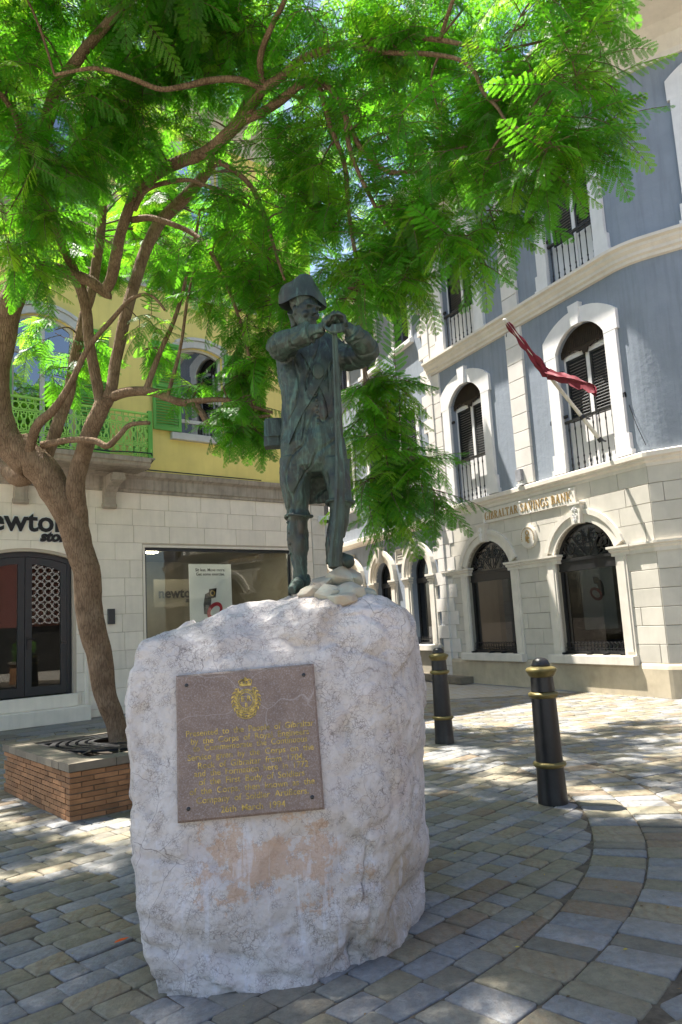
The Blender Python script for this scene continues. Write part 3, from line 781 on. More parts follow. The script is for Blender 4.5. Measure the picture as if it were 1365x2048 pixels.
wb = MB(); wb.prism([(-.08+.0,cz+.12),(.12,cz+.16),(.15,cz+.38),(-.05,cz+.36)], -.010, -.004); wb.build('watch_face', MT['black_print'], poster)
rg = MB(); rg.ring([(.03+.07*math.cos(a*PI/8), cz+.26+.07*math.sin(a*PI/8)) for a in range(16)], [(.03+.045*math.cos(a*PI/8), cz+.26+.045*math.sin(a*PI/8)) for a in range(16)], -.014, -.008, True); rg.build('watch_dial', MT['gold'], poster)
rd = MB(); rd.ring([(.08+.21*math.cos(a*PI/10), cz-.16+.20*math.sin(a*PI/10)+.06*math.cos(a*PI/10)) for a in range(20)], [(.09+.13*math.cos(a*PI/10), cz-.16+.11*math.sin(a*PI/10)+.05*math.cos(a*PI/10)) for a in range(20)], -.018, -.011, True); rd.build('red_strap', MT['red_print'], poster)
# shop name above the door
zs_ = FY.px(60, 1062)[1]
sign = thing('shop_sign', 'black raised shop name letters on the cream wall over the arched door', 'sign', FY.w(1.30, -.03, zs_), FY.a)
tb = text_mb('newton', .60, .018, .012, 'RIGHT'); place(tb, lambda a,b,c: (a, -c, b)); tb.build('lettering', MT['black_print'], sign)
tb = text_mb('newton', .60, .004, .03, 'RIGHT'); place(tb, lambda a,b,c: (a, .012-c, b)); tb.build('lettering_backing', MT['white_plastic'], sign)
tb = text_mb('store', .30, .018, .014, 'RIGHT', shear=.25); place(tb, lambda a,b,c: (a+.06, -.006-c, b-.20)); tb.build('script_lettering', MT['black_print'], sign)
tb = text_mb('store', .30, .004, .03, 'RIGHT', shear=.25); place(tb, lambda a,b,c: (a+.06, .008-c, b-.20)); tb.build('lettering_backing', MT['white_plastic'], sign)
x, z = FY.px(224, 1233)
bx_ = MB().cbox(x-.10, x+.05, -.07, 0, z-.16, z+.16, .01).build('intercom_box', MT['dark_frame'], None, loc=FY.o, rotz=FY.a); tag(bx_, 'small black intercom box on the cream shop wall behind the tree trunk', 'intercom')

def louvre(mb, x0, x1, z0, z1, y0, y1, st=.06, pitch=.055, mid=True):
    """framed louvred shutter leaf"""
    for a, b in ((x0, x0+st), (x1-st, x1)): mb.box(a, b, y0, y1, z0, z1)
    rails = [(z0, z0+st*1.4), (z1-st, z1)]
    if mid: m = z0+(z1-z0)*.5; rails.append((m-st*.5, m+st*.5))
    for a, b in rails: mb.box(x0+st, x1-st, y0+.002, y1-.002, a, b)
    rails.sort(); ym = (y0+y1)/2; t = (y1-y0)*.55
    for (a, b), (c, d) in zip(rails, rails[1:]):
        n = max(1, int((c-b)/pitch))
        for i in range(n):
            z = b+(i+.5)*(c-b)/n; h = (c-b)/n*.42
            mb.add([(x0+st,ym-t,z-h),(x1-st,ym-t,z-h),(x1-st,ym+t*.6,z+h),(x0+st,ym+t*.6,z+h),
                    (x0+st,ym-t,z-h+.010),(x1-st,ym-t,z-h+.010),(x1-st,ym+t*.6,z+h+.010),(x0+st,ym+t*.6,z+h+.010)],
                   [(0,1,2,3),(4,5,6,7),(0,1,5,4),(2,3,7,6)])
    return mb
def yel_window(op, balc):
    xa, xb, za, zs, rise = op; xc = (xa+xb)/2; hw = (xb-xa)/2
    o = [(xa-.16,za)]+seg_arc(xc, zs, hw, rise, 12, .16)+[(xb+.16,za)]; i_ = [(xa,za)]+seg_arc(xc, zs, hw, rise, 12)+[(xb,za)]
    o[1] = (xa-.16, o[1][1]); o[-2] = (xb+.16, o[-2][1])
    win = MB().ring(o, i_, -.05, .02).build('window' if not balc else 'balcony_door', MT['white_frame'], yb)
    MB().ring(seg_arc(xc, zs, hw, rise, 12, .24), seg_arc(xc, zs, hw, rise, 12, .17), -.09, 0).build('hood_moulding', MT['white_frame'], win)
    f = MB(); ii = [(xa+.07,za+.07)]+seg_arc(xc, zs-.05, hw-.07, rise, 12)+[(xb-.07,za+.07)]; f.ring(i_, ii, .10, .16, True)
    if balc: f.box(xc-.05, xc+.05, .105, .155, za, zs+rise-.05)
    zm = za+(zs-za)*(.45 if not balc else .78)
    f.box(xa+.05, xb-.05, .09, .15, zm-.035, zm+.035)
    if not balc: f.box(xa+.05, xb-.05, .09, .15, za+.32, za+.40)
    f.build('sash_frame', MT['white_frame'], win)
    MB().prism(ii, .125, .130).build('glass_pane', MT['blue_glass'], win)
    MB().box(xa, xb, .45, .47, za, zs+rise).build('curtain_or_dark_sheet', MT['dark_room'], win)  # flat near-black sheet painted as the unlit room, no cloth
    if not balc:
        c = MB(); n = 22
        for k in range(n): x = xa+.1+(xb-xa-.2)*k/n; c.tube([(x,.33+.02*math.sin(k*2.1),za+.45),(x,.33+.02*math.sin(k*2.1),zs-.2)], .03, 5)
        c.build('curtain_or_dark_sheet', MT['curtain_or_dark_sheet'], win)
        MB().cbox(xa-.27, xb+.27, -.12, 0, za-.16, za, .01).build('sill', MT['white_frame'], win)
    for sgn in (-1, 1):
        x0, x1 = (xa-.72, xa-.02) if sgn < 0 else (xb+.02, xb+.72)
        louvre(MB(), x0, x1, za+.02, zs+.08, -.11, -.065, .07, .062).build('shutter', MT['green'], win)
    return win
yel_window(WIN1, False); yel_window(BD1, True); yel_window(WIN2, False); yel_window(BD2, True)

# balconies
def balcony(zb, xr):
    P = .78; x0 = X0Y
    slab = MB().sweep([(0,-.20),(.10,-.20),(.14,-.12),(.20,-.10),(P,-.10),(P+.05,-.06),(P+.05,0),(P+.09,.02),(P+.09,.09),(0,.09)], [(x0,0),(xr,0)], zb).build('balcony_slab', MT['band'], yb)
    MB().box(x0, xr+.10, -P-.07, 0, zb+.09, zb+.12).build('balcony_floor', MT['band'], slab)
    # scroll brackets
    for bxx in (xr-.62, xr-2.45):
        prof = [(0,-.20),(0,-.85),(-.06,-.90),(-.12,-.88),(-.14,-.78),(-.13,-.66),(-.18,-.55),(-.30,-.45),(-.44,-.40),(-.55,-.36),(-.60,-.28),(-.60,-.20)]
        mb = MB(); n = len(prof); v = [(bxx-.13,y,zb+z) for y,z in prof]+[(bxx+.13,y,zb+z) for y,z in prof]
        mb.add(v, [tuple(range(n)), tuple(range(2*n-1,n-1,-1))]+[(i,i+n,(i+1)%n+n,(i+1)%n) for i in range(n)])
        mb.tube([(bxx-.15,-.53,zb-.30),(bxx+.15,-.53,zb-.30)], .07, 10); mb.tube([(bxx-.15,-.08,zb-.84),(bxx+.15,-.08,zb-.84)], .06, 10)
        mb.build('bracket', MT['band'], slab)
    zr0, zr1 = zb+.16, zb+1.08
    # one lattice panel mesh, 0.6 wide
    pm = MB(); Wp = .60; H = zr1-zr0; r = .0125
    def tb(p): pm.tube([(a, 0, zr0+b) for a, b in p], r, 4)
    for k in range(5): x = Wp*k/4; tb([(x,0),(x,H)]) if k in (0,4) else None
    for zz in (.0, .24, .27, .66, .69, .84, H): tb([(0,zz),(Wp,zz)])
    def circ(cx, cz_, rr, n=10): tb([(cx+rr*math.cos(2*PI*i/n), cz_+rr*math.sin(2*PI*i/n)) for i in range(n+1)])
    for k in range(4):
        cx = Wp*(k+.5)/4; circ(cx, .12, .092); circ(cx-.075, .12, .05, 7); circ(cx, .765, .07, 8)
    for k in range(4):
        cx = Wp*(k+.5)/4; circ(cx, .36, .055, 8); circ(cx, .56, .055, 8); tb([(cx,.27),(cx,.30)]); tb([(cx,.415),(cx,.505)]); tb([(cx,.615),(cx,.66)])
        tb([(cx-.06,.27),(cx-.02,.46),(cx-.06,.66)]); tb([(cx+.06,.27),(cx+.02,.46),(cx+.06,.66)])
    for k in range(8): x = Wp*(k+.5)/8; tb([(x,.84),(x,H)]) if k % 2 else None
    me = pm.mesh('lattice_panel', MT['green_iron'])
    x = xr+.02-Wp
    while x > x0: link('lattice_panel', me, slab, loc=(x, -P, 0)); x -= Wp
    link('lattice_panel', me, slab, loc=(xr+.02, -P, 0), rotz=PI/2)
    rail = MB(); rail.box(x0, xr+.05, -P-.03, -P+.03, zr1, zr1+.035); rail.build('handrail', MT['green_iron'], slab); MB().box(xr-.01, xr+.05, -P+.031, 0, zr1, zr1+.035).build('handrail', MT['green_iron'], slab)
    MB().box(xr-.03, xr+.06, -P-.045, -P+.045, zb+.12, zr1+.09).build('rail_post', MT['green'], slab)
    MB().box(xr-.02, xr+.05, -.05, 0, zb+.12, zr1+.09).build('rail_post', MT['green'], slab)
xr1 = FY.px(300, 935, -.78)[0]
balcony(5.24, xr1); balcony(10.32, xr1)
cb = MB(); cb.tube([(xr1-1.6,-.9,5.42),(xr1-.9,-.91,5.40),(xr1-.4,-.9,5.44),(xr1,-.88,5.45),(xr1+.12,-.7,5.35),(xr1+.12,-.3,5.2),(xr1+.2,-.22,5.24),(4.6,-.2,5.24),(6.0,-.2,5.235)], .014, 5)
tag(cb.build('cable', MT['iron'], None, loc=FY.o, rotz=FY.a), 'black cable running along the lower balcony edge and string course', 'cable')

# security camera on the corner pier
cx_, cz_ = FY.px(641, 1040)
cc = thing('security_camera', 'white dome security camera on the shop corner pier', 'camera', FY.w(cx_, -.04, cz_), FY.a)
mb = MB(); mb.box(-.10,.10,-.05,.02,-.06,.10); mb.tube([(0,-.02,.04),(0,-.22,.06)], .03, 8); mb.lathe([(.0,.05),(.09,.05),(.10,.0),(.10,-.06)], 14, (0,-.22,.02)); mb.build('housing', MT['white_plastic'], cc, 40)
mb = MB(); mb.ball((0,-.22,-.05), .08, .08, .08); mb.build('dome', MT['dark_frame'], cc, True)

# ================================================================== bank
bank = thing('bank_building', 'blue-grey bank building with pale stone ground floor and white window surrounds', 'building', FA.o, FA.a)
U0, RC, TURN = 6.50, 1.5, R(30)
ARCL = RC*TURN
def warpA(x, y, z, u0=U0, rc=RC):
    if x <= u0: return (x, y, z)
    s = x-u0; a = min(s/rc, TURN)
    px_, py_ = u0+(rc+(-y)*1.0)*math.sin(a), rc-(rc-y)*math.cos(a)
    e = s-rc*a
    if e > 0: px_ += e*math.cos(a); py_ += e*math.sin(a)
    return (px_, py_, z)
def warpG(x, y, z): return warpA(x, y, z, 6.84, .05)
# ---- upper walls
F1 = [(.87, 2.23, 4.46, 7.02, .42), (4.87, 6.23, 4.46, 7.02, .42)]
F2 = [(.87, 2.23, 8.50, 11.06, .42), (4.87, 6.23, 8.50, 11.06, .42)]
XF = 7.98
F2C = (XF+.32, XF+1.68, 8.50, 11.06, .42)
XEND = 13.0
w = MB()
wall_strip(w, 0, XEND, 4.3, 8.3, F1+[(XF+.42, XF+1.58, 4.46, 7.02, .42)], .3, step=.12)
wall_strip(w, 0, XEND, 8.3, 12.6, F2+[F2C], .3, step=.12)
w.build('upper_wall', MT['blue'], bank, warp=warpA)
# ---- ground floor wall core
GW = [(1.05, 2.74, .74, 2.80, .59), (4.22, 5.89, .74, 2.80, .59)]
w = MB(); wall_strip(w, 0, 6.84, 0, 4.3, GW, .30); wall_strip(w, 6.84, XEND, 0, 4.3, [], .3)
w.build('ground_floor_wall', MT['bank_joint'], bank, warp=warpG)
rows1 = [(.60+.337*i, .60+.337*(i+1)) for i in range(6)]; rows2 = [(2.80+.35*i, 2.80+.35*(i+1)) for i in range(4)]
blocks(bank, rows1+rows2, .02, XEND-4.5, .82, GW, MT['bank_stone'], .016, .009, .20, 21, warpG, xcut=6.84)
# base course
MB().sweep([(0,0),(.07,0),(.07,.5),(.05,.56),(.02,.60),(0,.60)], [warpG(x,0,0)[:2] for x in (0,3,6.84,6.89,9,XEND)]).build('base_course', MT['bank_base'], bank)
IMP = [(0,0),(.035,0),(.035,.07),(.06,.10),(.06,.13),(.095,.15),(.095,.19),(0,.19)]
def moulding(name, prof, xs, z, mat, warp=warpA, par=bank):
    return MB().sweep(prof, [warp(x,0,0)[:2] for x in xs], z).build(name, mat, par)
for a, b in ((0.0, .80), (2.99, 3.98), (6.13, None)):
    xs = [a, b] if b else [a, 6.84, 6.89, XEND]
    moulding('impost_band', IMP, xs, 2.61, MT['trim'], warpG)
STR = [(0,0),(.03,0),(.03,.06),(.07,.10),(.07,.14),(.12,.17),(.12,.25),(.10,.27),(0,.29)]
moulding('string_course', STR, [0,3,6.84,6.89,9,XEND], 4.17, MT['corn'], warpG)
cs = [0,2,4,5.5]+[U0+ARCL*i/8 for i in range(9)]+[8.5,XEND]
C2 = [(0,0),(.06,.02),(.06,.08),(.11,.11),(.11,.17),(.17,.23),(.17,.29),(.24,.32),(.24,.38),(0,.40)]
moulding('cornice', C2, cs, 8.08, MT['corn'])
EAV = [(0,-.55),(.05,-.55),(.05,-.42),(.10,-.36),(.20,-.20),(.42,-.06),(.80,.02),(1.10,.04),(1.10,.16),(1.22,.22),(1.22,.34),(0,.42)]
moulding('eave_cornice', EAV, cs, 12.45, MT['corn'])
w = MB(); vv = [warpA(x, -1.0, 0)[:2] for x in cs]; vb = [warpA(x, 7, 0)[:2] for x in cs]
for i in range(len(cs)-1): w.add([(*vv[i],12.85),(*vv[i+1],12.85),(*vb[i+1],13.9),(*vb[i],13.9)], [(0,1,2,3)])
w.build('roof', MT['mortar'], bank)
# pilaster of stacked blocks
for z0, z1, n in ((4.47, 8.07, 9), (8.49, 11.9, 9)):
    h = (z1-z0)/n
    for i in range(n): MB().cbox(3.30, 3.83, -.065, 0, z0+i*h+.005, z0+(i+1)*h-.005, .008).build('pilaster_block', MT['quoin'], bank)
# narrow end pilaster beside the quoins
for z0, z1, n in ((4.47, 8.07, 9), (8.49, 11.9, 9)):
    h = (z1-z0)/n
    for i in range(n): MB().cbox(.0, .48, -.05, 0, z0+i*h+.005, z0+(i+1)*h-.005, .008).build('pilaster_block', MT['quoin'], bank)
# quoins round the side corner
NQ = 34; hq = 11.75/NQ
for i in range(NQ):
    z0 = .05+i*hq
    if 4.12 < z0+hq*.5 < 4.32: continue
    L = .52 if i % 2 else .30
    ca = FB.a-FA.a; ox = .13
    # B side leg and A side leg built as an L in plan
    def bp(x, y): return (ox+x*math.cos(ca)-y*math.sin(ca), x*math.sin(ca)+y*math.cos(ca))
    pA = .075
    outer = [bp(-L, .05), bp(-L, -pA), (ox-.06, -pA), (ox+.02, -pA), (ox+.02, .05)]
    mb = MB(); n = len(outer); zt = z0+hq-.012
    mb.add([(x,y,z0) for x,y in outer]+[(x,y,zt) for x,y in outer], [tuple(range(n-1,-1,-1)), tuple(range(n,2*n))]+[(k,(k+1)%n,(k+1)%n+n,k+n) for k in range(n)])
    if z0 < 4.2:
        La = .42 if i % 2 == 0 else .26
        mb.box(ox+.02, ox+La, -.035, 0, z0, zt)
    mb.build('quoin', MT['quoin'], bank)

# ---- ground floor arched windows
def scroll(mb, cx, cz_, r0, turns, sgn, y, rad, a0=0.0):
    pts = []
    n = int(14*turns)
    for i in range(n+1):
        t = i/n; a = a0+sgn*2*PI*turns*t; r = r0*(1-.85*t); pts.append((cx+r*math.cos(a), y, cz_+r*math.sin(a)))
    mb.tube(pts, rad, 4)
for op in GW:
    xa, xb, za, zs, rise = op; xc = (xa+xb)/2; hw = (xb-xa)/2
    win = MB(); 
    win.ring(seg_arc(xc, zs, hw, rise, 20, .27), seg_arc(xc, zs, hw, rise, 20, .16), -.075, 0)
    win.ring(seg_arc(xc, zs, hw, rise, 20, .165), seg_arc(xc, zs, hw, rise, 20), -.045, .02)
    win = win.build('window', MT['trim'], bank)
    for a, b in ((xa-.27, xa), (xb, xb+.27)):
        mb = MB(); mb.box(a, b, -.045, .02, .72, 2.61); mb.box(a+.05, b-.05, -.06, -.045, .80, 2.58); mb.build('jamb', MT['trim'], win)
        i0, i1 = (a-.03, b+.035) if a < xc else (a-.035, b+.03)
        MB().sweep([(.0,0),(.05,0),(.05,.06),(.08,.09),(.08,.12),(.115,.15),(.115,.19),(0,.19)], [(i0,.06),(i0,0.0),(i1,0.0),(i1,.06)], 2.61).build('capital', MT['trim'], win)
    MB().cbox(xa-.34, xb+.30, -.17, .02, .555, .73, .012).build('sill', MT['trim'], win)
    # carved keystone
    kz = zs+rise
    ks = MB(); ks.prism([(xc-.115,kz-.03),(xc+.115,kz-.03),(xc+.155,kz+.36),(xc-.155,kz+.36)], -.15, 0); ks.box(xc-.18, xc+.18, -.17, 0, kz+.36, kz+.40)
    ks.build('keystone', MT['trim'], win)
    cv = MB()
    for sg in (-1, 1):
        scroll(cv, xc+sg*.045, kz+.26, .045, 1.2, sg, -.157, .010, PI/2); scroll(cv, xc+sg*.04, kz+.14, .04, 1.2, -sg, -.157, .010, -PI/2); scroll(cv, xc+sg*.03, kz+.05, .03, 1.0, sg, -.157, .009, PI/2)
    cv.tube([(xc,-.158,kz+.0),(xc,-.158,kz+.33)], .011, 5); cv.build('keystone_carving', MT['white'], win)
    # iron frame, fanlight, glass
    fr = MB(); ai = seg_arc(xc, zs, hw, rise, 16)
    o = [(xa,za)]+ai+[(xb,za)]; i_ = [(xa+.07,za+.07)]+seg_arc(xc, zs, hw-.07, rise-.05, 16)+[(xb-.07,za+.07)]
    fr.ring(o, i_, .09, .16, True); fr.box(xa, xb, .07, .16, 2.48, 2.66); fr.box(xa, xb, .05, .16, 2.64, 2.70); fr.box(xa, xb, .055, .15, 2.44, 2.48)
    fr.build('iron_frame', MT['iron'], win)
    MB().prism(i_, .115, .121).build('glass_pane', MT['dark_glass'], win)
    MB().box(xa-.1, xb+.1, 1.3, 1.32, .6, 3.5).build('dark_interior', MT['dark_room'], win)
    g = MB(); y = .085; zb = 2.72
    for sg in (-1, 1):
        scroll(g, xc+sg*.20, zb+.36, .16, 1.6, sg, y, .016, PI/2); scroll(g, xc+sg*.47, zb+.20, .17, 1.6, -sg, y, .016, PI*.7); scroll(g, xc+sg*.70, zb+.10, .08, 1.3, sg, y, .013, 0)
        g.tube([(xc+sg*.05,y,zb),(xc+sg*.20,y,zb+.18),(xc+sg*.40,y,zb+.42),(xc+sg*.55,y,zb+.44)], .014, 4); g.tube([(xc+sg*.10,y,zb+.05),(xc+sg*.10,y,zb+.55)], .012, 4)
        g.tube([(xc+sg*.30,y,zb+.02),(xc+sg*.62,y,zb+.36)], .012, 4)
    scroll(g, xc, zb+.30, .10, 1.0, 1, y, .016); g.build('fanlight_scrollwork', MT['iron'], win)
    # low hooped guard rail
    gr = MB(); n = 17; y = .03
    for k in range(n):
        x = xa+.06+(xb-xa-.12)*k/(n-1); gr.tube([(x,y,.78),(x,y,.93)], .007, 4)
        if k < n-1:
            x2 = x+(xb-xa-.12)/(n-1)*1.0
            gr.tube([(x+(x2-x)*.5*(1-math.cos(t*PI/6)), y-.01, .93+.05*math.sin(t*PI/6)) for t in range(7)], .009, 4)
    gr.box(xa+.02, xb-.02, y-.012, y+.012, .775, .80); gr.box(xa+.02, xb-.02, y-.008, y+.008, .855, .868)
    for x in (xa+.05, xc-.1, xc+.35, xb-.05): gr.box(x-.025, x+.025, y-.13, y+.02, .735, .775)
    gr.build('guard_rail', MT['iron'], win)

# ---- tall upper windows: one prototype, copied
def make_tall(z0, zsp, rise, rail_h, top_ear):
    hw = .68; H = zsp
    win = MB(); J = .30; T = -.07
    # surround: jambs with ears and a segmental head
    for s_ in (-1, 1):
        a, b = sorted((s_*hw, s_*(hw+J)))
        win.box(a, b, T, .02, z0, zsp-.06)
        a, b = sorted((s_*hw, s_*(hw+J+.05))); win.box(a, b, T-.003, .021, zsp-.06, zsp+.30)
        a, b = sorted((s_*(hw-.0), s_*(hw+J+.06))); win.box(a, b, T-.012, .022, z0, z0+.42)
        a, b = sorted((s_*(hw-.0), s_*(hw+J+.10))); win.box(a, b, T-.022, .023, z0, z0+.10)
    top = [(-hw-J-.05, zsp+.30)]+[(x, z) for x, z in seg_arc(0, zsp+.34, hw+J+.05, .40, 14)]+[(hw+J+.05, zsp+.30)]
    low = [(-hw-.001, zsp+.30)]+[(x*1.0, max(z, zsp)) for x, z in seg_arc(0, zsp, hw, rise, 14)]+[(hw+.001, zsp+.30)]
    low[0] = (-hw, zsp-.02); low[-1] = (hw, zsp-.02)
    win.ring(top, low, T, .02)
    me = {}
    parts = []
    parts.append(('window', win.mesh('window', MT['white'])))
    k = MB(); k.prism([(-.10,zsp+rise-.03),(.10,zsp+rise-.03),(.15,zsp+.84),(-.15,zsp+.84)], T-.05, 0); parts.append(('keystone', k.mesh('keystone', MT['white'])))
    v = MB(); pts = seg_arc(0, zsp, hw, rise, 14); n = 28; lowp = []
    for i in range(n+1):
        x = hw-2*hw*i/n; t = abs(x)/hw; lowp.append((x, zsp-.02-.03*(i % 2)-(.14 if t < .12 else .05 if t < .3 else 0)-.18*max(0, t-.75)*4*.5))
    v.prism(pts+lowp, .09, .12)
    for i in range(26): x = -hw+.03+2*(hw-.03)*i/25; zt = arch_z(x, (-hw,hw,0,zsp,rise))-.02; v.box(x-.008, x+.008, .075, .09, zsp, max(zsp+.01, zt))
    parts.append(('valance', v.mesh('valance', MT['valance'])))
    f = MB(); f.box(-hw, hw, .16, .20, zsp-.16, zsp-.06); f.box(-.045, .045, .15, .20, z0, zsp-.06); f.box(-hw, -hw+.05, .16, .21, z0, zsp-.06); f.box(hw-.05, hw, .16, .21, z0, zsp-.06); f.box(-hw, hw, .25, .27, z0, zsp+rise); f.box(-hw+.05, -.045, .17, .22, z0, z0+rail_h); f.box(.045, hw-.05, .17, .22, z0, z0+rail_h)
    parts.append(('door_frame', f.mesh('door_frame', MT['white'])))
    s1 = MB(); louvre(s1, -hw+.05, -.045, z0+rail_h+.02, zsp-.165, .165, .205, .05, .062, False); parts.append(('shutter', s1.mesh('shutter', MT['shutter'])))
    s2 = MB(); louvre(s2, .045, hw-.05, z0+rail_h+.02, zsp-.165, .165, .205, .05, .062, False); parts.append(('shutter', s2.mesh('shutter', MT['shutter'])))
    h = MB(); h.box(-hw, hw, .0, .06, z0+rail_h-.02, z0+rail_h+.03)
    parts.append(('handrail', h.mesh('handrail', MT['iron'])))
    for zz in (rail_h+.10, rail_h+1.05): h = MB(); h.box(-hw-.06, -hw+.10, -.01, .03, z0+zz, z0+zz+.06); parts.append(('shutter_hinge', h.mesh('shutter_hinge', MT['iron'])))
    bl = MB(); 
    prof = [(.011,0),(.018,.03),(.011,.08),(.024,.12),(.024,.15),(.012,.19),(.012,.24),(.021,.27),(.012,.30),(.012,rail_h-.35),(.012,rail_h-.22),(.020,rail_h-.17),(.012,rail_h-.12),(.011,rail_h-.02)]
    bl.lathe(prof, 6, (0,.03,z0)); bme = bl.mesh('baluster', MT['iron'])
    def inst(x, rot=0.0, y=0.0):
        root = None
        for nm, m_ in parts:
            if root is None: root = link(nm, m_, bank, loc=(x, y, 0), rotz=rot)
            else: link(nm, m_, root)
        for i in range(8): link('baluster', bme, root, loc=(-hw+.09+(2*hw-.18)*i/7, 0, 0))
        return root
    return inst
t1 = make_tall(4.46, 7.02, .42, 1.05, True); t1(1.55); t1(5.55)
t2 = make_tall(8.49, 11.06, .42, .95, True); t2(1.55); t2(5.55)
pX, pY, _ = warpA(XF+1.0, 0, 0); t2(pX, TURN, pY); t1(pX, TURN, pY)
# stay hooks, wires on the wall
for (a, b) in ((1018,672),(983,972),(1252,792),(1107,849),(1196,398),(1066,493)):
    x, z = FA.px(a, b); mb = MB(); mb.tube([(0,0,.07),(0,-.06,.05),(0,-.07,-.03)], .012, 5); mb.box(-.02,.02,-.02,0,-.02,.05)
    mb.build('shutter_stay', MT['iron'], bank, loc=(x, -.0, z))
for (a, b, c, d) in ((985,980,1018,985+20),(1260,810,1293,890),(1110,860,1132,915)):
    x, z = FA.px(a, b); x2, z2 = FA.px(c, d); MB().tube([(x,-.02,z),((x+x2)/2,-.04,(z+z2)/2),(x2,-.01,z2)], .006, 4).build('thin_wire', MT['iron'], bank)
# floodlight on string course
x, z = FA.px(1047, 955)
fl = thing('floodlight', 'small grey floodlight on the ledge below the stone pilaster', 'floodlight', FA.w(x, -.05, 4.46), FA.a)
mb = MB(); mb.box(-.09,.09,-.10,.02,.10,.36); mb.build('lamp_body', MT['curtain_or_dark_sheet'], fl); mb = MB(); mb.box(-.03,.03,-.06,.0,0,.12); mb.box(-.08,.12,-.10,-.02,-.005,.03); mb.build('mount', MT['white_plastic'], fl)

# ---- bank name board
nb = thing('name_board', 'long stone board with gilt bank name above the arched windows', 'sign', FA.w(1.90, 0, 3.80), FA.a)
MB().cbox(0, 3.12, -.06, 0, 0, .33, .006).build('board', MT['trim'], nb)
tb, tw = serif_text('GIBRALTAR SAVINGS BANK', .185, -.072, -.058); kx = 2.92/tw
place(tb, lambda a,b,c: (.10+a*kx, b, c+.073)); tb.build('lettering', MT['gold_sign'], nb)
for x in (.12, 1.42, 1.75, 3.0):
    mb = MB(); mb.tube([(x,-.06,.02),(x,-.11,.02),(x,-.11,.10)], .012, 5); mb.tube([(x,-.06,.30),(x,-.10,.30)], .015, 5); mb.build('fixing_pin', MT['white_plastic'], nb)
# ---- medallion
md = thing('medallion', 'round stone medallion with gilt key emblem between the arched bank windows', 'medallion', FA.w(3.47, 0, 3.29), FA.a)
def disc(mb, r, y0, y1, n=28): mb.prism([(r*math.cos(2*PI*i/n), r*math.sin(2*PI*i/n)) for i in range(n)], y0, y1); return mb
disc(disc(MB(), .26, -.06, 0), .235, -.07, -.055).build('disc', MT['trim'], md)
mb = MB(); c_ = lambda r, n=14, cz_=0, cx=0: [(cx+r*math.cos(2*PI*i/n), cz_+r*math.sin(2*PI*i/n)) for i in range(n)]
mb.ring(c_(.06,14,.09), c_(.04,14,.09), -.08, -.068, True); mb.box(-.010,.010,-.08,-.068,-.14,.035); mb.box(.01,.05,-.08,-.068,-.13,-.11); mb.box(.01,.045,-.08,-.068,-.095,-.08)
mb.box(-.07,-.02,-.08,-.068,-.10,-.02); mb.box(.02,.06,-.08,-.068,-.05,.0); mb.prism([(-.08,-.02),(-.015,-.02),(-.045,.04)], -.08, -.068); mb.build('emblem', MT['gold_sign'], md)
for i in range(20):
    a = R(200-220*i/19) if False else R(-20+220*i/19); mb = MB(); x, z = .205*math.cos(a), .205*math.sin(a); mb.box(x-.009, x+.009, -.078, -.068, z-.012, z+.012); mb.build('rim_letter', MT['gold_sign'], md)

# ---- side front of the bank
SW = [(-(c+.55), -(c-.55), .92, 2.80, .60) for c in (1.45, 3.80, 6.13, 8.45, 10.8)]
S1 = [(-(c+.48), -(c-.48), 5.42, 7.52, 0) for c in (1.50, 3.82, 6.15, 8.5, 10.8)]
S2 = [(-(c+.48), -(c-.48), 9.52, 11.36, 0) for c in (1.55, 3.85, 6.15, 8.5, 10.8)]
def relB(x, y, z):
    ca = FB.a-FA.a; return (.13+x*math.cos(ca)-y*math.sin(ca), x*math.sin(ca)+y*math.cos(ca), z)
w = MB(); XB = -15.0
wall_strip(w, XB, 0, .85, 4.2, SW, .3); wall_strip(w, XB, 0, 4.2, 8.4, S1, .12); wall_strip(w, XB, 0, 8.4, 12.2, S2, .12)
w.build('side_wall', MT['blue'], bank, warp=relB)
MB().box(XB, -.25, -.05, .02, 0, .86).build('side_base', MT['bank_joint'], bank, warp=relB)
def mouldB(name, prof, z, mat): return MB().sweep(prof, [relB(x,0,0)[:2] for x in (XB, 0)], z).build(name, mat, bank)
mouldB('string_course', [(0,0),(.05,0),(.05,.05),(.16,.10),(.19,.12),(.19,.24),(0,.30)], 4.06, MT['corn'])
mouldB('eave_cornice', [(0,-.35),(.05,-.35),(.12,-.22),(.32,-.06),(.55,-.02),(.55,.10),(.62,.14),(.62,.24),(0,.4)], 12.05, MT['corn'])
MB().add([(XB,-.6,12.3),(.3,-.6,12.3),(.3,7,13.6),(XB,7,13.6)], [(0,1,2,3)]).build('side_roof', MT['mortar'], bank, warp=relB)
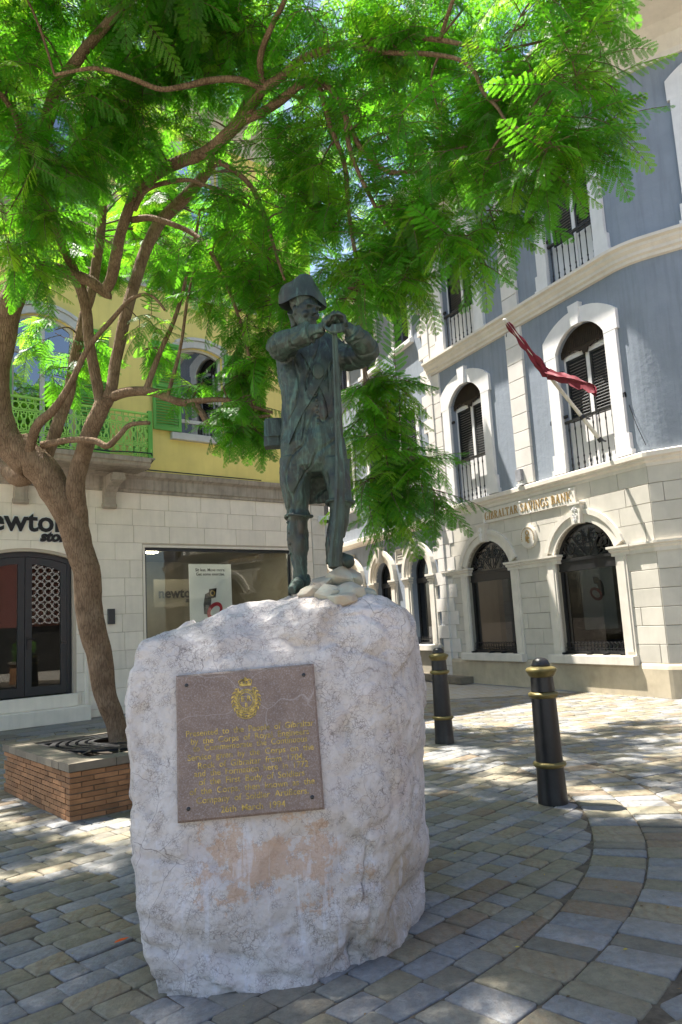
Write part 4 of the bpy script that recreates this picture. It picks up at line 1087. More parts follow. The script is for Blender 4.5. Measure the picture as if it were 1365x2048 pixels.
for op in SW:
    xa, xb, za, zs, rise = op; xc = (xa+xb)/2; hw = .55
    mb = MB(); mb.ring(seg_arc(xc, zs, hw, rise, 18, .36), seg_arc(xc, zs, hw, rise, 18, .22), -.13, 0); mb.ring(seg_arc(xc, zs, hw, rise, 18, .225), seg_arc(xc, zs, hw, rise, 18, .11), -.09, 0); mb.ring(seg_arc(xc, zs, hw, rise, 18, .115), seg_arc(xc, zs, hw, rise, 18), -.05, .02)
    win = mb.build('window', MT['trim'], bank, warp=relB)
    for a, b in ((xa-.36, xa), (xb, xb+.36)):
        mb = MB(); mb.box(a, b, -.06, .02, .90, 2.66); mb.box(a+.08, b-.08, -.085, -.06, .95, 2.64); mb.build('jamb', MT['trim'], win, warp=relB)
        mb = MB()
        for q in range(3): mb.box(a-.02-.02*q, b+.02+.02*q, -.09-.025*q, .03, 2.62+.065*q, 2.675+.065*q)
        mb.build('capital', MT['trim'], win, warp=relB)
    MB().cbox(xa-.42, xb+.42, -.15, .02, .76, .92, .01).build('sill', MT['trim'], win, warp=relB)
    kz = zs+rise; mb = MB(); mb.prism([(xc-.10,kz-.02),(xc+.10,kz-.02),(xc+.16,kz+.46),(xc-.16,kz+.46)], -.20, 0)
    for q in (-.05,0,.05): mb.box(xc+q-.012, xc+q+.012, -.225, -.20, kz+.03, kz+.43)
    mb.build('keystone', MT['trim'], win, warp=relB)
    fr = MB(); o = [(xa,za)]+seg_arc(xc, zs, hw, rise, 14)+[(xb,za)]; i_ = [(xa+.06,za+.06)]+seg_arc(xc, zs, hw-.06, rise-.06, 14)+[(xb-.06,za+.06)]
    fr.ring(o, i_, .16, .24, True); fr.box(xa, xb, .15, .24, 2.62, 2.76); fr.build('iron_frame', MT['iron'], win, warp=relB)
    MB().prism(i_, .19, .196).build('glass_pane', MT['dark_glass'], win, warp=relB)
    MB().box(xa-.1, xb+.1, 1.2, 1.22, .8, 3.5).build('dark_interior', MT['dark_room'], win, warp=relB)
    gr = MB()
    for q in range(11): x = xa+.05+1.0*q/10; gr.tube([(x,.08,.93),(x,.08,1.10)], .007, 4); gr.ball((x,.08,1.11), .014, .014, .014, 6, 4)
    gr.box(xa+.02, xb-.02, .07, .09, .95, .97); gr.box(xa+.02, xb-.02, .07, .09, 1.05, 1.065); gr.build('guard_rail', MT['iron'], win, warp=relB)
for ops in (S1, S2):
    for op in ops:
        xa, xb, za, zs, _ = op
        mb = MB(); mb.ring([(xa-.16,za),(xa-.16,zs+.16),(xb+.16,zs+.16),(xb+.16,za)], [(xa,za),(xa,zs),(xb,zs),(xb,za)], -.05, .02); win = mb.build('window', MT['white'], bank, warp=relB)
        MB().cbox(xa-.22, xb+.22, -.14, .02, za-.13, za, .01).build('sill', MT['white'], win, warp=relB)
        xm = (xa+xb)/2
        for a, b in ((xa+.01, xm-.005), (xm+.005, xb-.01)):
            louvre(MB(), a, b, za+.01, zs-.01, -.005, .04, .05, .062).build('shutter', MT['shutter'], win, warp=relB)
        MB().box(xa, xb, .10, .11, za, zs).build('dark_interior', MT['dark_room'], win, warp=relB)
mb = MB(); mb.ring([(-2.84,3.23),(-2.84,3.68),(-2.32,3.68),(-2.32,3.23)], [(-2.80,3.27),(-2.80,3.64),(-2.36,3.64),(-2.36,3.27)], -.06, 0, True)
pl = mb.build('wall_plate', MT['trim'], None, warp=relB, loc=FA.o, rotz=FA.a); tag(pl, 'small framed stone plate between the arched side windows of the bank', 'plate')
MB().box(-2.80, -2.36, -.03, 0, 3.27, 3.64).build('panel', MT['bank_stone'], pl, warp=relB)
mb = MB()
for q in range(3): mb.box(-2.74, -2.42, -.034, -.03, 3.36+.07*q, 3.385+.07*q)
mb.build('inscription', MT['grey_print'], pl, warp=relB)
mb = MB(); mb.box(-3.2, .9, -.38, 0, 0, .16); kerb = tag(mb.build('stone_step', MT['coping'], None, warp=relB, loc=FA.o, rotz=FA.a), 'worn low stone step along the foot of the bank side wall', 'step')
# blue lantern on the side wall
lx, lz = FB.px(818, 1035, -.2)
lt = thing('wall_lantern', 'small blue lamp fixed above the side string course of the bank', 'lamp', FB.w(lx, -.2, lz), FB.a)
mb = MB(); mb.lathe([(.07,-.08),(.10,-.02),(.10,.10),(.06,.16),(.02,.2)], 10); mb.build('lamp_hood', MT['blue_plastic'], lt, 40); mb = MB(); mb.tube([(0,.0,.1),(0,.2,.12)], .02, 6); mb.lathe([(.05,-.16),(.07,-.08)], 10); mb.build('lamp_arm', MT['iron'], lt)

# ================================================================== boulder
BLp, BRp = at(358,1648,3.78), at(650,1617,3.80); TLp, TRp = at(349,1350,3.93), at(627,1328,3.95)
PXD = ((BRp-BLp)+(TRp-TLp)).normalized(); PUP = ((TLp-BLp)+(TRp-BRp)); PUP = (PUP-PXD*PUP.dot(PXD)).normalized(); PN = PXD.cross(PUP)   # PN points to the camera
PC = (BLp+BRp+TLp+TRp)/4; PWD = ((BRp-BLp).length+(TRp-TLp).length)/2; PHT = ((TLp-BLp).length+(TRp-BRp).length)/2
if PN.y > 0: PN = -PN
RING = [
 (-.06, [(-.98,3.75),(-.5,3.72),(-.05,3.86),(.13,4.02),(.31,4.5),(.30,5.1),(-.3,5.45),(-1.0,5.3),(-1.16,4.5)]),
 (.06, [(-1.0,3.73),(-.5,3.70),(-.03,3.84),(.14,4.0),(.33,4.5),(.31,5.1),(-.3,5.45),(-1.0,5.3),(-1.18,4.5)]),
 (.35, [(-1.04,3.77),(-.5,3.74),(.03,3.84),(.22,4.05),(.37,4.5),(.34,5.1),(-.3,5.45),(-1.05,5.3),(-1.21,4.5)]),
 (.75, [(-1.09,3.85),(-.5,3.83),(.07,3.92),(.29,4.15),(.40,4.5),(.38,5.1),(-.3,5.45),(-1.1,5.25),(-1.25,4.5)]),
 (1.2, [(-1.16,3.97),(-.5,3.93),(.12,4.0),(.36,4.2),(.44,4.55),(.4,5.1),(-.3,5.45),(-1.1,5.2),(-1.27,4.5)]),
 (1.45,[(-1.14,4.02),(-.5,3.99),(.12,4.04),(.33,4.21),(.42,4.55),(.38,5.05),(-.3,5.4),(-1.05,5.15),(-1.20,4.5)]),
 (1.60,[(-1.10,4.07),(-.5,4.05),(.11,4.08),(.34,4.22),(.42,4.55),(.3,5.0),(-.3,5.3),(-.96,5.05),(-1.13,4.5)]),
 (1.71,[(-.78,4.24),(-.42,4.13),(.09,4.13),(.30,4.26),(.37,4.55),(.26,4.9),(-.25,5.1),(-.66,4.95),(-.84,4.55)]),
 (1.78,[(-.56,4.33),(-.22,4.25),(.05,4.22),(.21,4.31),(.28,4.55),(.14,4.8),(-.18,4.95),(-.42,4.85),(-.52,4.58)]),
 (1.825,[(-.32,4.45),(-.16,4.37),(.01,4.35),(.09,4.42),(.12,4.55),(.06,4.7),(-.12,4.8),(-.26,4.75),(-.32,4.6)]),
]
NA, NZ = 220, 120
def ring_at(pts, n):
    m = len(pts); out = []
    for i in range(n):
        t = i*m/n; k = int(t); u = t-k; p0, p1, p2, p3 = pts[k-1], pts[k % m], pts[(k+1) % m], pts[(k+2) % m]
        cr = [.5*((2*b)+(-a+c)*u+(2*a-5*b+4*c-d)*u*u+(-a+3*b-3*c+d)*u**3) for a,b,c,d in zip(p0,p1,p2,p3)]
        ln = [b+(c-b)*u for b, c in zip(p1, p2)]
        out.append(tuple(.36*a+.64*b for a, b in zip(cr, ln)))
    return out
rr_ = [[(x, y, z) for x, y in ring_at(p, NA)] for z, p in RING]
cols_ = []
for k in range(NA):
    ctl = [rr_[j][k] for j in range(len(rr_))]; sm = crom(ctl, 20)
    lin = [tuple(a+(b-a)*i/20 for a, b in zip(ctl[j], ctl[j+1])) for j in range(len(ctl)-1) for i in range(20)]+[ctl[-1]]
    cols_.append([tuple(.4*a+.6*b for a, b in zip(p, q)) for p, q in zip(sm, lin)])
nz = len(cols_[0]); bv = []
ctr = Vector((-.4, 4.5, 0))
def fbm(p, o=4):
    s_, a, f = 0, 1, 1
    for _ in range(o): s_ += a*noise.noise(p*f); a *= .5; f *= 2.03
    return s_
CAV = [(at(330,1718,3.80),.10,.016,.045),(at(300,1895,3.75),.16,.018,.035),(at(470,1915,3.74),.10,.02,.035),(at(715,1905,3.86),.035,.13,.075),(at(800,1800,4.2),.12,.05,.05),(at(760,1690,4.1),.14,.02,.03),(at(700,1480,4.05),.03,.10,.025),(at(690,1330,4.1),.03,.16,.018),(at(560,1960,3.72),.14,.03,.03),(at(720,1790,4.0),.10,.03,.03)]
for j in range(nz):
    for k in range(NA):
        p = Vector(cols_[k][j]); q0 = Vector(cols_[(k-1) % NA][j]); q1 = Vector(cols_[(k+1) % NA][j]); r0 = Vector(cols_[k][max(0,j-1)]); r1 = Vector(cols_[k][min(nz-1,j+1)])
        nrm = (q1-q0).cross(r1-r0)
        if nrm.length < 1e-9: nrm = Vector((0,0,1))
        nrm.normalize()
        d = .022*fbm(p*1.9+Vector((3,7,1)))+.009*fbm(p*7.0)+.004*fbm(p*24, 3)
        dist, pts_ = noise.voronoi(Vector((p.x*2.4, p.y*2.4, p.z*1.9))+Vector((.3,.1,.7))*noise.noise(p*3)); d += .014*(min(.9, dist[1]-dist[0])-.35)
        for fsc, fam in ((1.9,.13),(4.6,.09)):
            dd, pp = noise.voronoi(p*fsc+noise.noise_vector(p*2.5)*.25); rv = noise.noise_vector(pp[0]*7.7); d += fam*(p*fsc-pp[0]).dot(rv)/fsc
        rg_ = 1-abs(noise.noise(p*3.3+Vector((9,2,4)))); d -= .020*max(0, rg_-.82)/.18
        # overhanging ledges low on the front
        lw = max(0, min(1, (.85-p.z)/.5)); d += lw*.045*(noise.noise(Vector((p.x*2.2, p.y*2.2, p.z*4.5)))+.2*noise.noise(p*11))
        for cv, sx_, sz_, dpt in CAV:
            e = p-cv; g_ = (e.x/sx_)**2+(e.y/.25)**2+((e.z+.35*e.x*noise.noise(cv*9))/sz_)**2
            if g_ < 6: d -= dpt*math.exp(-g_)
        dp = p-PC; a, b_, c_n = dp.dot(PXD), dp.dot(PUP), dp.dot(PN)
        inx = max(0, 1-max(0, abs(a)-PWD/2-.01)/.10)*max(0, 1-max(0, abs(b_)-PHT/2-.01)/.10) if c_n > -.4 else 0
        p = p+nrm*d*(1-.75*inx)
        if inx > 0:
            dp = p-PC; c_n = dp.dot(PN); tgt = max(-.040, min(-.022, c_n)); p += PN*(tgt-c_n)*inx
        bv.append(p)
mb = MB(); fs = []
for j in range(nz-1):
    for k in range(NA): k2 = (k+1) % NA; fs.append((j*NA+k, j*NA+k2, (j+1)*NA+k2, (j+1)*NA+k))
mb.add(bv, fs+[tuple((nz-1)*NA+k for k in range(NA))])
boulder = thing('boulder', 'large pale veined marble boulder standing on the paving under the bronze statue', 'boulder', (-.4, 4.5, 0))
BO = boulder.location
rock_o = mb.build('rock', MT['rock'], boulder, smooth=True, origin=BO)
def chunk(c, rx, ry, rz, seed):
    """angular broken stone: hull of random points, edges slightly bevelled"""
    r = random.Random(seed); bm = bmesh.new()
    for _ in range(26):
        v = Vector((r.gauss(0,1), r.gauss(0,1), r.gauss(0,1))).normalized(); bm.verts.new((v.x*rx*r.uniform(.8,1.05), v.y*ry*r.uniform(.8,1.05), v.z*rz*r.uniform(.75,1.05)))
    res = bmesh.ops.convex_hull(bm, input=bm.verts[:])
    bmesh.ops.delete(bm, geom=[g for g in res['geom_interior'] if isinstance(g, bmesh.types.BMVert)], context='VERTS')
    bmesh.ops.bevel(bm, geom=bm.edges[:], offset=min(rx,rz)*.10, segments=1, affect='EDGES', clamp_overlap=True)
    bmesh.ops.recalc_face_normals(bm, faces=bm.faces[:])
    me = bpy.data.meshes.new('base_stone'); bm.to_mesh(me); bm.free(); me.materials.append(MT['cairn'])
    return link('base_stone', me, boulder, loc=Vector(c)-BO)
for i, (px_, py_, Y_, a, b_, c_) in enumerate(((677,1158,4.42,.105,.12,.095),(700,1160,4.46,.085,.11,.08),(648,1166,4.42,.085,.10,.07),(628,1186,4.36,.11,.10,.055),(660,1188,4.30,.10,.09,.07),(700,1186,4.30,.115,.09,.07),(728,1192,4.42,.10,.12,.06),(612,1196,4.42,.08,.1,.04),(684,1200,4.22,.10,.07,.05))):
    chunk(at(px_, py_, Y_), a, b_, c_, i*3+2)

# ================================================================== plaque
plaque = thing('plaque', 'mauve slate memorial plaque with gilt crest and lettering bolted on the boulder', 'plaque', PC)
plaque.rotation_euler = Matrix((PXD, PUP, PN)).transposed().to_euler()
mb = MB(); hw, hh = PWD/2, PHT/2; c_ = .010
mb.add([(-hw,-hh,-.05),(hw,-hh,-.05),(hw,hh,-.05),(-hw,hh,-.05),(-hw,-hh,-c_),(hw,-hh,-c_),(hw,hh,-c_),(-hw,hh,-c_),(-hw+c_,-hh+c_,0),(hw-c_,-hh+c_,0),(hw-c_,hh-c_,0),(-hw+c_,hh-c_,0)],
       [(0,1,5,4),(1,2,6,5),(2,3,7,6),(3,0,4,7),(4,5,9,8),(5,6,10,9),(6,7,11,10),(7,4,8,11),(8,9,10,11)])
mb.build('slab', MT['plate'], plaque)
LINES = ['Presented to the People of Gibraltar','by the Corps of Royal Engineers','to Commemorate the Continuous','Service given by the Corps on the','Rock of Gibraltar from 1704,','and the Formation here in 1772','of the First Body of Soldiers','of the Corps, then known as the','Company of Soldier Artificers.','26th March 1994']
WID = [.90,.83,.80,.88,.74,.79,.73,.86,.77,.44]; YL = [.433,.488,.537,.596,.654,.706,.763,.822,.882,.953]
ysc = .88
for t_, wd, yl in zip(LINES, WID, YL):
    tb = text_mb(t_, .0395, .001, .0002, 'CENTER', 1.9); xs_ = [p[0] for p in tb.v]; cw = max(xs_)-min(xs_); kx = wd*PWD/cw; ks = 1.0
    y0 = hh-PHT*yl-.004
    place(tb, lambda a,b,c: (a*kx+.012, y0+b*1.05, .0012+c)); [w_.build('word', MT['gold'], plaque) for w_ in words(tb, .0105)]
# crest: crown, garter ring, wreath, monogram
cy = hh-PHT*.222; cr = MB(); CK = 1.06
def grow(mb): return place(mb, lambda a,b,c: (a*CK, cy+(b-cy)*CK, c))
def ringc(mb, cx, cy_, r1, r0, z, n=24, sy=1.0):
    o = [(cx+r1*math.cos(2*PI*i/n), cy_+sy*r1*math.sin(2*PI*i/n)) for i in range(n)]; i_ = [(cx+r0*math.cos(2*PI*i/n), cy_+sy*r0*math.sin(2*PI*i/n)) for i in range(n)]
    mb.add([(x,y,z) for x,y in o]+[(x,y,z) for x,y in i_], [(k,(k+1)%n,(k+1)%n+n,k+n) for k in range(n)])
ringc(cr, 0, cy, .050, .044, .003, 24, 1.1); ringc(cr, 0, cy, .036, .032, .003, 24, 1.1)
for i in range(26):
    a = 2*PI*i/26; x, y = .040*math.cos(a), cy+.044*math.sin(a); cr.add([(x-.003,y-.003,.003),(x+.003,y-.003,.003),(x+.003,y+.003,.003),(x-.003,y+.003,.003)], [(0,1,2,3)])
crest = grow(cr).build('crest', MT['gold'], plaque)
lf = MB()
for sg in (-1, 1):
    for i in range(9):
        a = R(-80+i*16)
        for off in (-1, 1):
            x, y = sg*(.060+.006*off)*math.cos(a), cy+(.068+.006*off)*math.sin(a); t = a+R(90)+off*.5; dx, dy = sg*math.cos(t)*.013, math.sin(t)*.013; nx, ny = -dy*.38, dx*.38
            lf.add([(x-dx,y-dy,.003),(x+nx,y+ny,.005),(x+dx,y+dy,.003),(x-nx,y-ny,.004)], [(0,1,2,3)])
grow(lf).build('laurel_wreath', MT['gold'], crest)
cw_ = MB(); yb_ = cy+.068
cw_.add([(-.028,yb_,.003),(.028,yb_,.003),(.030,yb_+.012,.003),(-.030,yb_+.012,.003)], [(0,1,2,3)])
for sg in (-1, 1): cw_.tube([(sg*.029,yb_+.012,.003),(sg*.032,yb_+.024,.003),(sg*.018,yb_+.032,.003),(0,yb_+.026,.003)], .003, 4); cw_.tube([(sg*.012,yb_+.012,.003),(sg*.014,yb_+.024,.003),(0,yb_+.027,.003)], .003, 4)
cw_.box(-.003,.003,yb_+.024,yb_+.042,.002,.005); cw_.box(-.009,.009,yb_+.032,yb_+.037,.002,.005)
for q in (-.018,0,.018): cw_.box(q-.004,q+.004,yb_+.013,yb_+.021,.002,.005)
grow(cw_).build('crown', MT['gold'], crest)
tb = text_mb('E R', .036, .001, .001); place(tb, lambda a,b,c: (a, cy-.004+b, .003+c)); grow(tb).build('monogram', MT['gold'], crest)
tb = text_mb('II', .026, .001, .001); place(tb, lambda a,b,c: (a, cy-.030+b, .003+c)); grow(tb).build('monogram', MT['gold'], crest)
sc_ = MB()
for q in range(3): sc_.tube([(-.045+.09*i/10, cy-.060-.012*q+.018*(abs(i-5)/5)**2, .002) for i in range(11)], .0028, 4)
grow(sc_).build('scroll', MT['gold'], crest)
for (a, b_) in ((-hw+.055,hh-.055),(hw-.055,hh-.055),(-hw+.055,-hh+.06),(hw-.055,-hh+.06)):
    mb = MB(); mb.lathe([(.010,-.002),(.010,.002),(.006,.005),(.001,.006)], 10, (a, b_, 0)); mb.build('bolt', MT['iron'], plaque, 40)

# ================================================================== statue
YS = 4.55
def S(px, py, d=0.0): return at(px, py, YS+d)
SO = Vector(at(625, 1185, YS))
statue = thing('statue', 'green bronze soldier statue in cocked hat leaning on a long staff', 'statue', SO)
body = MB()
def lf_(rows, n=22, pw=.9):
    body.loft([(S(cx, py, d), hwp*pscale(S(cx,py,d)), hd, pw) for py, cx, hwp, hd, d in rows], n)
lf_([(664,620,26,.07,.0),(676,621,52,.09,.01),(690,620,67,.115,.02),(720,619,68,.13,.02),(750,619,65,.14,.01),(790,622,60,.14,0),(830,623,59,.135,0),(862,624,60,.135,0),(890,626,64,.14,0),(915,629,67,.142,.01),(935,630,66,.13,.01),(950,630,56,.10,.02)])
lf_([(918,594,34,.118,0),(945,593,32,.112,0),(967,592,30,.106,0),(1000,595,26,.092,0),(1020,597,22,.078,0),(1029,598,24,.083,0),(1036,598,24,.083,0),(1043,597,21,.074,0),(1080,597,23,.082,.01),(1105,599,20,.07,.01),(1135,601,16,.054,.0),(1168,602,16,.052,.0)], 18, 1.0)
lf_([(920,668,32,.115,-.02),(945,672,28,.106,-.04),(967,676,25,.098,-.06),(988,679,23,.088,-.07),(1000,680,24,.09,-.07),(1010,680,23,.086,-.07),(1018,679,20,.074,-.07),(1050,675,20,.078,-.06),(1085,669,18,.07,-.06),(1108,668,16,.056,-.06),(1128,669,16,.054,-.06)], 18, 1.0)
# coat skirts hanging behind the legs
lf_([(862,626,56,.05,.12),(920,630,56,.05,.16),(965,634,48,.045,.18),(1008,640,34,.04,.19)], 18, .7)
# feet
body.tube([S(609,1160,.06), S(604,1163,.0), S(597,1170,-.07), S(590,1177,-.13), S(585,1181,-.17)], [.048,.052,.044,.036,.024], 12)
body.tube([S(668,1120,.0), S(672,1122,-.06), S(686,1122,-.12), S(697,1124,-.16), S(702,1126,-.18)], [.050,.056,.046,.040,.026], 12)
# arms
body.tube([S(598,704,.03), S(576,700,-.06), S(560,697,-.16), S(556,696,-.22)], [.080,.078,.076,.070], 14)
body.tube([S(553,696,-.18), S(562,690,-.25), S(586,680,-.30), S(614,668,-.34), S(616,667,-.343)], [.070,.078,.068,.060,.060], 14)
body.tube([S(612,668,-.335), S(636,661,-.36), S(648,656,-.37)], [.045,.040,.036], 12)
body.tube([S(654,708,.03), S(700,716,-.0), S(726,712,-.08), S(738,706,-.12)], [.088,.082,.076,.068], 14)
body.tube([S(739,708,-.10), S(732,696,-.17), S(722,680,-.24), S(708,668,-.29)], [.066,.074,.066,.060], 14)
body.tube([S(710,670,-.285), S(698,660,-.31), S(690,652,-.33)], [.044,.038,.036], 12)
# cuffs
body.tube([S(606,671,-.325), S(622,666,-.35)], [.066,.064], 14); body.tube([S(714,676,-.27), S(704,665,-.30)], [.066,.064], 14)
# hands folded over the top of the staff
body.ball(S(658,643,-.385), .045, .050, .036); body.ball(S(671,632,-.39), .040, .052, .030); body.ball(S(685,645,-.36), .036, .045, .036)
for i in range(4):        # upper hand fingers reach over the top and down the far side
    d = -.445+.028*i
    body.tube([S(662,632,d), S(676,625-i*.5,d-.005), S(689,632+i,d-.008), S(693,646+i*1.5,d-.01)], [.0125,.0125,.012,.010], 7)
for i in range(4):        # lower hand fingers wrap the front of the staff
    yy = 650+i*4.2
    body.tube([S(688,yy-2,-.39), S(682,yy,-.43), S(671,yy+1,-.445), S(661,yy+1.5,-.43)], [.012,.0125,.012,.010], 7)
body.tube([S(650,650,-.40), S(657,660,-.43), S(664,664,-.44)], [.015,.014,.011], 8); body.tube([S(686,640,-.41), S(682,631,-.43), S(676,628,-.44)], [.014,.013,.011], 8)
# neck and head
HC = S(612, 622, -.07); FD = Vector((math.sin(R(36)), -math.cos(R(36)), -.32)).normalized(); SD = Vector((FD.y, -FD.x, 0)).normalized() * -1; UZ = SD.cross(FD) * -1
if UZ.z < 0: UZ = -UZ
hrot = Matrix((SD, FD, UZ)).transposed()
def hp(a, f, u): return HC+SD*a+FD*f+UZ*u
body.tube([S(621,676,.01), S(617,656,-.02), S(613,640,-.04)], [.075,.062,.060], 14)
body.ball(HC, .076, .094, .105, 18, 12, hrot); body.ball(hp(0,.035,-.055), .052, .058, .052, 14, 10, hrot); body.ball(hp(0,.075,-.085), .026, .024, .022, 10, 8, hrot)
body.tube([hp(0,.090,.018), hp(0,.104,-.008), hp(0,.110,-.026)], [.011,.014,.017], 8); body.ball(hp(0,.085,.028), .058, .018, .014, 12, 8, hrot)
body.ball(hp(0,.090,-.052), .024, .014, .008, 10, 6, hrot); body.ball(hp(0,.087,-.064), .022, .014, .008, 10, 6, hrot)
for sg in (-1, 1):
    body.ball(hp(sg*.078,-.005,-.005), .012, .022, .032, 10, 8, hrot); body.ball(hp(sg*.040,.066,-.03), .022, .024, .022, 10, 8, hrot)
body.tube([hp(-.03,-.10,.0), hp(0,-.115,-.04), hp(0,-.11,-.10)], [.045,.040,.025], 8)
# stock, collar and lapels
body.tube([S(600,668,-.05), S(614,676,-.10), S(632,672,-.08), S(642,664,-.03)], [.022,.024,.022,.02], 8)
bo = body.build('body_raw', MT['bronze'])
md_ = bo.modifiers.new('r', 'REMESH'); md_.mode = 'VOXEL'; md_.voxel_size = .006; md_.use_smooth_shade = True
ms = bo.modifiers.new('s', 'SMOOTH'); ms.iterations = 2; ms.factor = .5
dg = bpy.context.evaluated_depsgraph_get(); dg.update(); me = bpy.data.meshes.new_from_object(bo.evaluated_get(dg)); bpy.data.objects.remove(bo)
eyes = [hp(sg*.031, .092, .004) for sg in (-1, 1)]
nvt = len(me.vertices); cbuf = [0.0]*(3*nvt); nbuf = [0.0]*(3*nvt)
me.vertices.foreach_get('co', cbuf); me.vertices.foreach_get('normal', nbuf)
for vi in range(nvt):
    p = Vector(cbuf[3*vi:3*vi+3]); n_ = Vector(nbuf[3*vi:3*vi+3])
    for e in eyes:
        k = math.exp(-((p-e).length/.016)**2); p -= FD*k*.014
    hd = (p-HC).length
    k = math.exp(-((p-hp(0,.100,-.058)).length/.018)**2)*(1 if abs((p-HC).dot(UZ)+.058) < .004 else 0); p -= FD*k*.006
    if hd > .16:     # cloth folds and hand-modelled surface
        q = Vector((p.x*7, p.y*7, p.z*2.2)); p += n_*(.009*noise.noise(q)+.006*noise.noise(p*15)+.0025*noise.noise(p*45))
        ab = abs(noise.noise(Vector((p.x*9, p.y*9, p.z*4))+Vector((5,1,2)))); p -= n_*.012*max(0, .10-ab)/.10
    else: p += n_*.0018*noise.noise(p*40)
    cbuf[3*vi:3*vi+3] = tuple(p-SO)
me.vertices.foreach_set('co', cbuf)
me.update(); me.polygons.foreach_set('use_smooth', [True]*len(me.polygons)); me.name = 'body'
me.materials.clear(); me.materials.append(MT['bronze'])
body_o = link('body', me, statue)
bvh = BVHTree.FromPolygons([v.co+SO for v in me.vertices], [tuple(p.vertices) for p in me.polygons])
def onbody(px, py, lift=.004):
    d = ray(px, py).normalized(); hit = bvh.ray_cast(CAMP, d)
    if hit[0] is None: return None
    return hit[0]-d*lift
def strap(name, pts, wpx, lift=.012):
    pts = crom(pts, 8); mb = MB(); L = []; depth0 = []
    for i, (x, y) in enumerate(pts):
        x0, y0 = pts[max(0,i-1)]; x1, y1 = pts[min(len(pts)-1,i+1)]; dx, dy = x1-x0, y1-y0; l_ = math.hypot(dx, dy); nx, ny = -dy/l_, dx/l_
        row = [onbody(x+nx*wpx*k, y+ny*wpx*k, lift) for k in (-1,-.33,.33,1)]
        if any(r is None for r in row): continue
        L.append(row)
    vs_ = []; fs = []
    for r in L:
        for p in r: vs_.append(p)
        for p in r: vs_.append(p+Vector((0,.03,0)))
    for i in range(len(L)-1):
        for k in range(3): fs.append((i*8+k, i*8+k+1, (i+1)*8+k+1, (i+1)*8+k))
        for k in (0, 3): fs.append((i*8+k, i*8+k+4, (i+1)*8+k+4, (i+1)*8+k))
    mb.add(vs_, fs); mb.build(name, MT['bronze'], statue, smooth=40, origin=SO)
strap('cross_belt', [(606,700),(622,725),(640,760),(658,800),(664,835)], 6)
strap('cross_belt', [(652,720),(640,750),(618,790),(594,830),(572,880),(563,905)], 9, .016)
strap('coat_edge', [(597,712),(606,760),(608,820),(600,880)], 2.5, .012); strap('coat_edge', [(655,712),(660,760),(662,830)], 2.5, .012)
P = onbody(637, 742, .026)
if P: mb = MB(); mb.ball(P, .036, .014, .052, 16, 10); mb.build('belt_plate', MT['bronze'], statue, True, origin=SO)
for i in range(7):
    P = onbody(632+i*.7, 776+i*11.5, .006)
    if P: mb = MB(); mb.ball(P, .011, .008, .011, 10, 6); mb.build('button', MT['bronze'], statue, True, origin=SO)
for i, (x, y) in enumerate(((573,1045),(575,1066),(576,1088),(577,1108))):
    P = onbody(x+3, y, .002)
    if P: mb = MB(); mb.ball(P, .009, .009, .009, 8, 6); mb.build('gaiter_button', MT['bronze'], statue, True, origin=SO)
for k, (py_, cx, hwp) in enumerate(((1034,598,26),(1005,681,27))):
    mb = MB(); c = S(cx, py_, 0 if k == 0 else -.07); r = hwp*pscale(c); mb.tube([c+Vector((r*1.02*math.cos(a*PI/10), .098*math.sin(a*PI/10), .006*math.sin(a*PI/5))) for a in range(21)], .010, 6); mb.build('garter', MT['bronze'], statue, True, origin=SO)
# cocked hat
HT = S(608, 606, -.07); hat = MB(); N = 40
hx = Vector((math.cos(R(4)), math.sin(R(4)), -.06)).normalized(); hz = Vector((.03,.03,1)).normalized(); hy = hz.cross(hx)
def hatp(x, y, z): return HT+(hx*x+hy*y+hz*z)*.94
HAT_F = [(-.168,.050,-.016),(-.150,.085,-.030),(-.115,.108,-.030),(-.070,.128,-.014),(-.025,.160,.000),(.020,.174,.004),(.050,.160,.003),(.078,.105,-.008),(.110,.062,-.026),(.140,.030,-.034),(.153,.008,-.026)]
HAT_B = [(-.168,.050,-.016),(-.120,.085,-.020),(-.060,.110,-.010),(.0,.125,-.005),(.06,.105,-.010),(.11,.06,-.020),(.153,.008,-.026)]
for prof, sg, dp in ((HAT_F, -1, .112), (HAT_B, 1, .118)):
    cc_ = crom(prof, 5); n_ = len(cc_); vs_ = []; fs = []
    for x, zt, zb in cc_:
        k = max(0.0, 1-((x+.008)/.162)**2); yb_h = sg*dp*k**.6; yt_h = sg*(dp*.70)*k**.6; wv = .006*math.sin(x*55)
        zm = (zt+zb)/2
        vs_ += [hatp(x, yb_h, zb), hatp(x, sg*(abs(yb_h*.5+yt_h*.5)+.010)+wv, zm), hatp(x, yt_h+wv, zt), hatp(x, yt_h-sg*.013, zt-.002), hatp(x, yb_h*.8-sg*.012, zm), hatp(x, yb_h-sg*.014, zb+.004)]
    for i in range(n_-1):
        for k in range(6): k2 = (k+1) % 6; fs.append((i*6+k, i*6+k2, (i+1)*6+k2, (i+1)*6+k))
    fs += [tuple(range(5,-1,-1)), tuple((n_-1)*6+k for k in range(6))]
    hat.add(vs_, fs)
hat.ball(hatp(-.005,.0,.020), .088, .092, .098, 20, 12)
hat.build('cocked_hat', MT['bronze'], statue, smooth=55, origin=SO)
